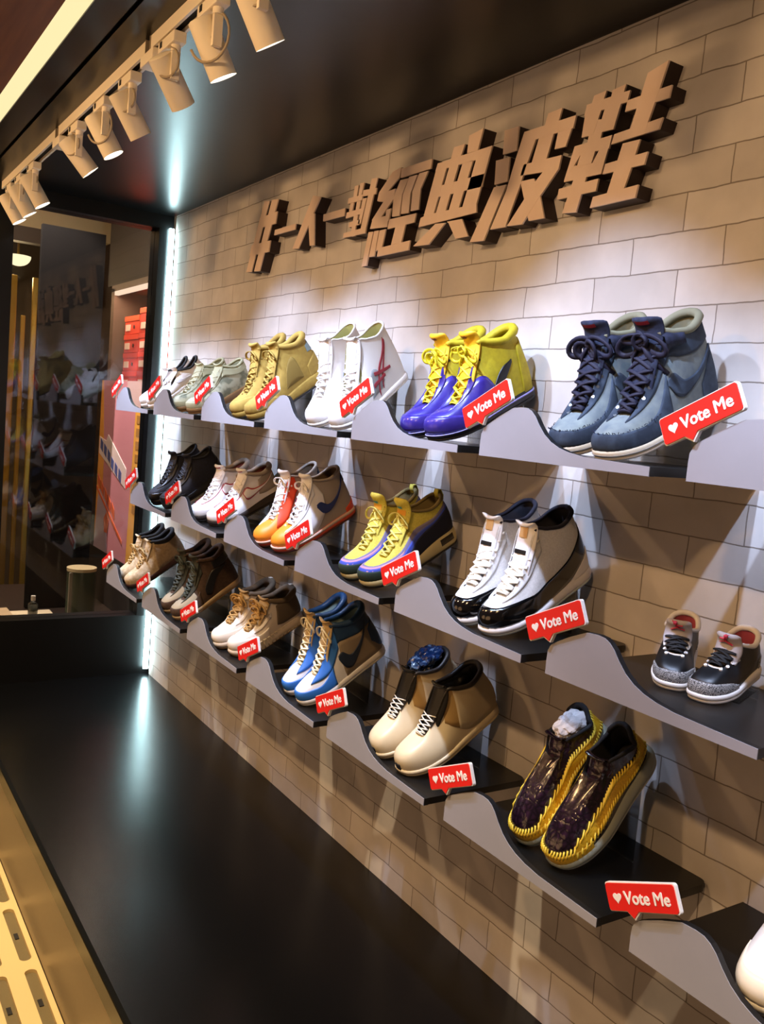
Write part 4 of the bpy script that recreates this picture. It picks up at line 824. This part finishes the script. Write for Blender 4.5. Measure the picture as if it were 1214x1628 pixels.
def chunks(g, root, mir, ns):
    bm = bmesh.new()
    for i in range(15):
        s = .30 + .70 * i / 14; sd = -1 if mir else 1
        _, w = g.foot(np.array([.24 + .76 * i / 14])); ss, w = g.foot(np.array([.24 + .72 * i / 14]))
        x = (w[0] + .001); y = ss[0] * g.L
        for e in (1, -1):
            cx = e * x * sd
            box(bm, cx - .004, cx + .004, y - .006, y + .006, .004, .034, bevel=.002)
    obj('sole_lugs', bm, mat('clear_rubber', 'cbbfa8', .3), root)['kind'] = 'stuff'
DES['rope'] = S(kind='chunky_sneaker', shape=dict(L=.29, W=.098, vz=.080, vs=.36, cf=.118, cs=.110, cb=.132, cfs=.58, toe_h=.050, zt=.026, zh=.036, cw=.040),
    col=dict(upper=mat('chalk_leather', 'dcd0c0', .6), midsole=mat('chalk_rubber', 'd5c6b2', .5), outsole=m_gum, lining=m_gbr, collar=m_gbr, tongue=mat('tan_tongue', 'a88a5c', .8), lace=m_rope), lace=dict(n=6, r=.0034, ry=.0034, bow=1.15, bow_at=5, tangle=6), tongue_up=.018, tongue_w=.032, collar_r=.010, mid_bulge=.004, tab=True, extra=chunks,
    bands=[('quarter', m_gbr, 'H', [(.54, .2, .85), (.62, .14, .97), (1, .12, .97)], .003), ('toe_overlay', mat('white_overlay', 'e6dccf', .5), 'T', [(0, 0, .42), (.14, 0, .40), (.28, 0, .34), (.42, 0, .30)], .002), ('side_overlay', mat('white_overlay', 'e6dccf', .5), 'B', [(.22, .52, .62), (.32, .50, .64), (.46, .52, .68)], .0024)])
m_ublue = mat('university_blue_leather', '2f6fc0', .45); m_dblue = mat('deep_blue_leather', '17395c', .5); m_bone = mat('bone_canvas', '8f7f68', .7)
DES['blue'] = S(kind='high_top_sneaker', shape=dict(L=.30, W=.092, vz=.080, vs=.36, cf=.140, cs=.152, cb=.172, cfs=.58, toe_h=.044, zt=.020, zh=.024, cw=.039),
    col=dict(upper=m_wl, midsole=m_wr, outsole=mat('blue_outsole', 'c9c6be', .5), lining=mat('sage_blue_lining', '7f9490', .8), collar=m_dblue, tongue=mat('raw_tongue', 'b79a68', .85), lace=mat('aged_lace', 'e8dcb4', .7)), lace=dict(n=8, r=.0040, u1=.45, bow=1.0, bow_at=7, droop=1.3), tongue_up=.030, tongue_w=.034, tongue_t=.003, collar_r=.009,
    bands=[('toe_guard', m_ublue, 'T', [(0, 0, .32), (.14, 0, .30), (.24, 0, .28), (.36, 0, .50)], .002), ('eyestay', m_ublue, 'B', [(.13, .50, .99), (.25, .40, .99), (.36, .42, .99), (.46, .56, .99)], .0024), ('quarter', m_bone, 'H', [(.47, .0, .66), (.56, 0, .72), (.7, 0, .70), (1, 0, .7)], .0014), ('ankle_panel', m_dblue, 'H', [(.46, .66, .97), (.6, .70, .97), (.8, .70, .97), (1, .66, .97)], .0022), ('heel_panel', m_dblue, 'H', [(.80, .30, .60), (.88, .10, .7), (1, .05, .7)], .003), ('side_emblem', mat('navy_emblem', '1c2a40', .5), 'B', [(.44, .38, .44), (.49, .16, .46), (.57, .12, .34), (.68, .38, .50), (.80, .80, .84)], .0036)])
m_foam = mat('cream_shell', 'd6c7a8', .38, col2='d0bf9c', scale=12); m_fbr = mat('taupe_knit', 'b3a385', .75)
DES['cream'] = S(kind='smooth_shell_sneaker', shape=dict(L=.30, W=.108, vz=.084, vs=.36, cf=.130, cs=.122, cb=.142, cfs=.58, toe_h=.056, zt=.016, zh=.024, cw=.040, heel_out=.022),
    col=dict(upper=m_foam, midsole=m_foam, outsole=mat('cream_outsole', 'c2b08c', .5), lining=mat('black_plastic', '121110', .25, coat=.3), collar=mat('black_brown_collar', '1a1512', .5), tongue=mat('black_tongue', '16130f', .4), lace=mat('white_cord', 'e3dccb', .6)), lace=dict(n=6, r=.0016, ry=.0016, u0=.09, u1=.28, v=.96), tongue_up=.016, tongue_w=.026, collar_r=.006,
    bands=[('heel_shell', m_fbr, 'H', [(.50, .22, .98), (.58, .08, .98), (.7, .02, .98), (1, .0, .98)], .0012), ('side_shell', mat('tan_shell', 'a4834e', .5), 'B', [(.36, .60, .97), (.44, .36, .97), (.52, .22, .97), (.56, .3, .6)], .0008), ('lace_panel', mat('black_lace_panel', '15120e', .5, col2='2a241c', scale=160, bump=.5), 'B', [(.20, .90, 1), (.30, .88, 1), (.44, .86, 1)], .002), ('toe_tab', m_blk, 'T', [(0, .0, .12), (.018, 0, .12), (.022, 0, .10)], .003)])
m_croc = mat('black_crocodile_leather', '0f0810', .14, coat=.6, col2='2a1626', scale=70, tex='voronoi', thr=.2, soft=.2, bump=1.0); m_wyel = mat('yellow_woven', 'e2b322', .5, col2='c99a14', scale=300, bump=.5)
m_thr = mat('yellow_thread', 'e0c23c', .5)
DES['woven'] = S(kind='slip_on_shoe', shape=dict(L=.295, W=.100, vz=.090, vs=.56, cf=.108, cs=.088, cb=.106, cfs=.70, toe_h=.044, zt=.024, zh=.036, cw=.036, tw=.024),
    col=dict(upper=m_croc, midsole=mat('grey_green_rubber', '9a9e8c', .5), outsole=mat('pale_outsole', 'b5b5a5', .5), lining=m_blkf, collar=m_blkf, tongue=m_croc), tongue_up=.004, tongue_w=.028, mid_bulge=.004, heel_flare=.003,
    bands=[('toe_binding', m_wyel, 'T', [(0, 0, .16), (.12, 0, .16), (.24, 0, .14)], .003), ('woven_side', m_wyel, 'B', [(.14, .08, .24), (.22, .16, .42), (.32, .24, .52), (.46, .28, .58), (.62, .26, .62), (.8, .26, .78), (.93, .3, .84)], .003)],
    extra=stitches([(.0, .14, lambda u: .17, 9), (.0, -.14, lambda u: .17, 9), *[(sd * .15, sd * .92, f, 32) for sd in (1, -1) for f in (lambda u: float(np.interp(u, [.14, .22, .32, .46, .62, .8, .93], [.25, .43, .53, .59, .63, .79, .85])), lambda u: float(np.interp(u, [.14, .22, .32, .46, .93], [.07, .15, .23, .27, .28])))]], m_thr))
DES['white_edge'] = S(kind='low_top_sneaker', shape=dict(L=.29, W=.106, vz=.070, vs=.36, cf=.100, cs=.080, cb=.100, cfs=.60, toe_h=.050, zt=.024, zh=.034),
    col=dict(upper=m_wl, midsole=m_cream, outsole=m_cream, lining=m_wl, collar=m_wl, tongue=m_wl, lace=m_wl), lace=dict(n=6, r=.004), bands=[('toe_cap', mat('ivory_leather', 'e3d8c4', .45), 'T', [(0, 0, .45), (.14, 0, .42), (.26, 0, .25)], .0016)])
# design: row, shelf, x of the right and left shoe, y of the toes, pitch, yaw, labels
PAIRS = [
 ('white_low', 0, 6, -3.715, -3.86, -.290, 36, -4, 'white low-top sneaker with black collar, leftmost top shelf'),
 ('sage', 0, 5, -3.297, -3.44, -.275, 27, 8, 'pale sage camouflage mid-top sneaker with brown sole'),
 ('wheat', 0, 4, -2.700, -2.840, -.292, 35, 0, 'mustard yellow nubuck lace-up boot with slate heel patch'),
 ('white_hi', 0, 3, -2.165, -2.291, -.272, 39, 8, 'white high-top with dark red stripes and olive lining'),
 ('purple', 0, 2, -1.676, -1.800, -.285, 28, -2, 'purple-toed high-top with yellow back and yellow laces'),
 ('denim', 0, 1, -1.136, -1.267, -.292, 30, 0, 'frayed denim high-top with thick navy laces'),
 ('black', 1, 5, -3.50, -3.64, -.280, 33, 4, 'plain black mid-top sneaker beside the light tube'),
 ('white_red', 1, 4, -3.015, -3.160, -.285, 24, 10, 'white mid-top with thin red outlines and grey heel'),
 ('orange', 1, 3, -2.447, -2.578, -.292, 28, 4, 'high-top with orange toe, white tongue and blue side emblem'),
 ('wave', 1, 2, -1.911, -2.028, -.292, 28, 0, 'yellow running shoe with wavy blue, pink and navy bands'),
 ('concord', 1, 1, -1.414, -1.528, -.292, 28, 0, 'white high-top with glossy black patent toe band'),
 ('small_black', 1, 0, -.940, -1.022, -.205, 16, (6, 27), 'small black child sneaker with crackle-print toe and red tongue emblem'),
 ('tan', 2, 6, -3.885, -4.02, -.285, 33, 0, 'tan sneaker with pale knit toe and black collar'),
 ('brown', 2, 5, -3.276, -3.411, -.285, 33, 0, 'dark brown suede high-top with olive-grey laces'),
 ('rope', 2, 4, -2.735, -2.862, -.290, 24, 8, 'chunky chalk-white sneaker with tangled tan rope laces'),
 ('blue', 2, 3, -2.203, -2.319, -.292, 33, -4, 'blue and white high-top with loose cream laces'),
 ('cream', 2, 2, -1.680, -1.815, -.280, 30, 0, 'smooth cream sneaker with taupe heel and black lace panel'),
 ('woven', 2, 1, -1.179, -1.300, -.240, 47, -2, 'glossy black slip-on with yellow woven sides and stitching'),
 ('white_edge', 2, 0, None, -.735, -.280, 30, 0, 'white low sneaker cut by the right edge of the view'),
]
def crumple(name, label, cat, loc, r, m, seed):
    bm = bmesh.new(); bmesh.ops.create_icosphere(bm, subdivisions=4, radius=1)
    rg = random.Random(seed); W_ = [(Vector((rg.gauss(0, 1), rg.gauss(0, 1), rg.gauss(0, 1))), rg.random() * 6) for _ in range(14)]
    for v in bm.verts:
        n = v.co.normalized(); k = 1
        for w, ph in W_: k += .055 * abs(math.sin(n.dot(w) * 3.2 + ph)) * 2 - .05
        v.co = Vector((n.x * r[0], n.y * r[1], n.z * r[2])) * k
    o = obj(name, bm, m, None, False, (loc[0], loc[1], Z(loc[2]))); o.rotation_euler = (R_(30), 0, 0); tag(o, label, cat); return o
STUFF = {'cream': ('plastic_stuffing', 'crumpled dark blue plastic stuffed in the left smooth cream sneaker', 'stuffing', (0, .235, .150), (.026, .040, .022), mat('blue_plastic', '10254a', .15, coat=.6, col2='5f7fa8', scale=60, thr=.62, soft=.05)),
         'woven': ('paper_stuffing', 'crumpled white paper stuffed in the left black slip-on', 'stuffing', (0, .245, .098), (.022, .032, .020), mat('white_paper', 'e6e4e4', .7))}
m_acr = glass_mat('clear_acrylic', (.93, .95, .95), .8, .04)
for key, row, k, xr, xl, y0, pit, yaw, lab in PAIRS:
    y0 += .006; sp = DES[key]; zs = Z(ROWZ[row]) + .0168; pr = R_(pit); zc = []; made = []
    split = isinstance(yaw, tuple); yaw = yaw if split else (yaw, yaw); yr = R_(yaw[0])
    xm = (xr + xl) / 2 if xr is not None else xl
    short = lab.split(',')[0].split(' on the ')[0].split(' with ')[0] if len(lab.split()) > 10 else lab.split(',')[0]
    for x, mir in ((xr, False), (xl, True)):
        if x is None: continue
        side = '' if xr is None else (', right shoe' if not mir else ', left shoe')
        t = thing(sp['kind'], lab + side, 'shoe', (x, y0 + ((x - xm) * math.tan(yr) if not split else 0), zs), 'pair, each a ' + lab.split(',')[0] if xr is not None else None)
        t.rotation_euler = (pr, 0, R_(yaw[1 if mir else 0]))
        osl = build_shoe(sp, mir, t)
        Rm = t.rotation_euler.to_matrix(); mz = min((Rm @ v.co).z for v in osl.data.vertices)
        t.location.z = zs - mz + .0006; zc.append(t.location.z); made.append((t, mir, Rm))
    # the toes stop just behind the grey front panel
    my = min((Rm @ v.co).y + t.location.y for t, mir, Rm in made for c in t.children for v in c.data.vertices)
    if my < -.2955:
        dy = -.2955 - my; y0 += dy; xm -= dy * .6
        for t, mir, Rm in made: t.location.y += dy; t.location.x -= dy * .6
    for t, mir, Rm in made:
        if mir and key in STUFF:
            nm, lb, ct, lc, rd, mm = STUFF[key]
            w = t.location + Rm @ Vector(lc); o = crumple(nm, lb, ct, (w.x, w.y, w.z - ZC), rd, mm, 3)
    # clear stand under the pair
    L = sp['shape']['L']; wd = (xr - xl) / 2 + .035 if xr is not None else .05
    st = thing('shoe_stand', 'clear acrylic stand under the ' + short, 'stand', (xm, y0, min(zc)), 'clear shoe stands'); st.rotation_euler = (0, 0, yr)
    ca, sa = math.cos(pr), math.sin(pr); a0, a1 = .10 * L / .3, .78 * L
    P = lambda s, d: (s * ca + d * sa, s * sa - d * ca)
    zf = zs + .0005 - min(zc); dd = .008 if split else .0012
    bm = bmesh.new()
    def yz_prism(pts, x0, x1):
        A = [bm.verts.new((x0, y, z)) for y, z in pts]; B = [bm.verts.new((x1, y, z)) for y, z in pts]
        bm.faces.new(A); bm.faces.new(B[::-1])
        for i in range(len(pts)): j = (i + 1) % len(pts); bm.faces.new((A[i], B[i], B[j], A[j]))
    p0, p1, p2, p3 = P(a0, dd), P(a1, dd), P(a1, dd + .003), P(a0, dd + .003)
    yz_prism([p0, p1, p2, p3], -wd, wd)
    obj('ramp', bm, m_acr, st)
    bm = bmesh.new(); yb = p2[0] - .004
    yz_prism([(yb, p2[1] - .003), (yb, zf), (yb - .003, zf), (yb - .003, p2[1] - .005)], -wd, wd)
    obj('riser', bm, m_acr, st)
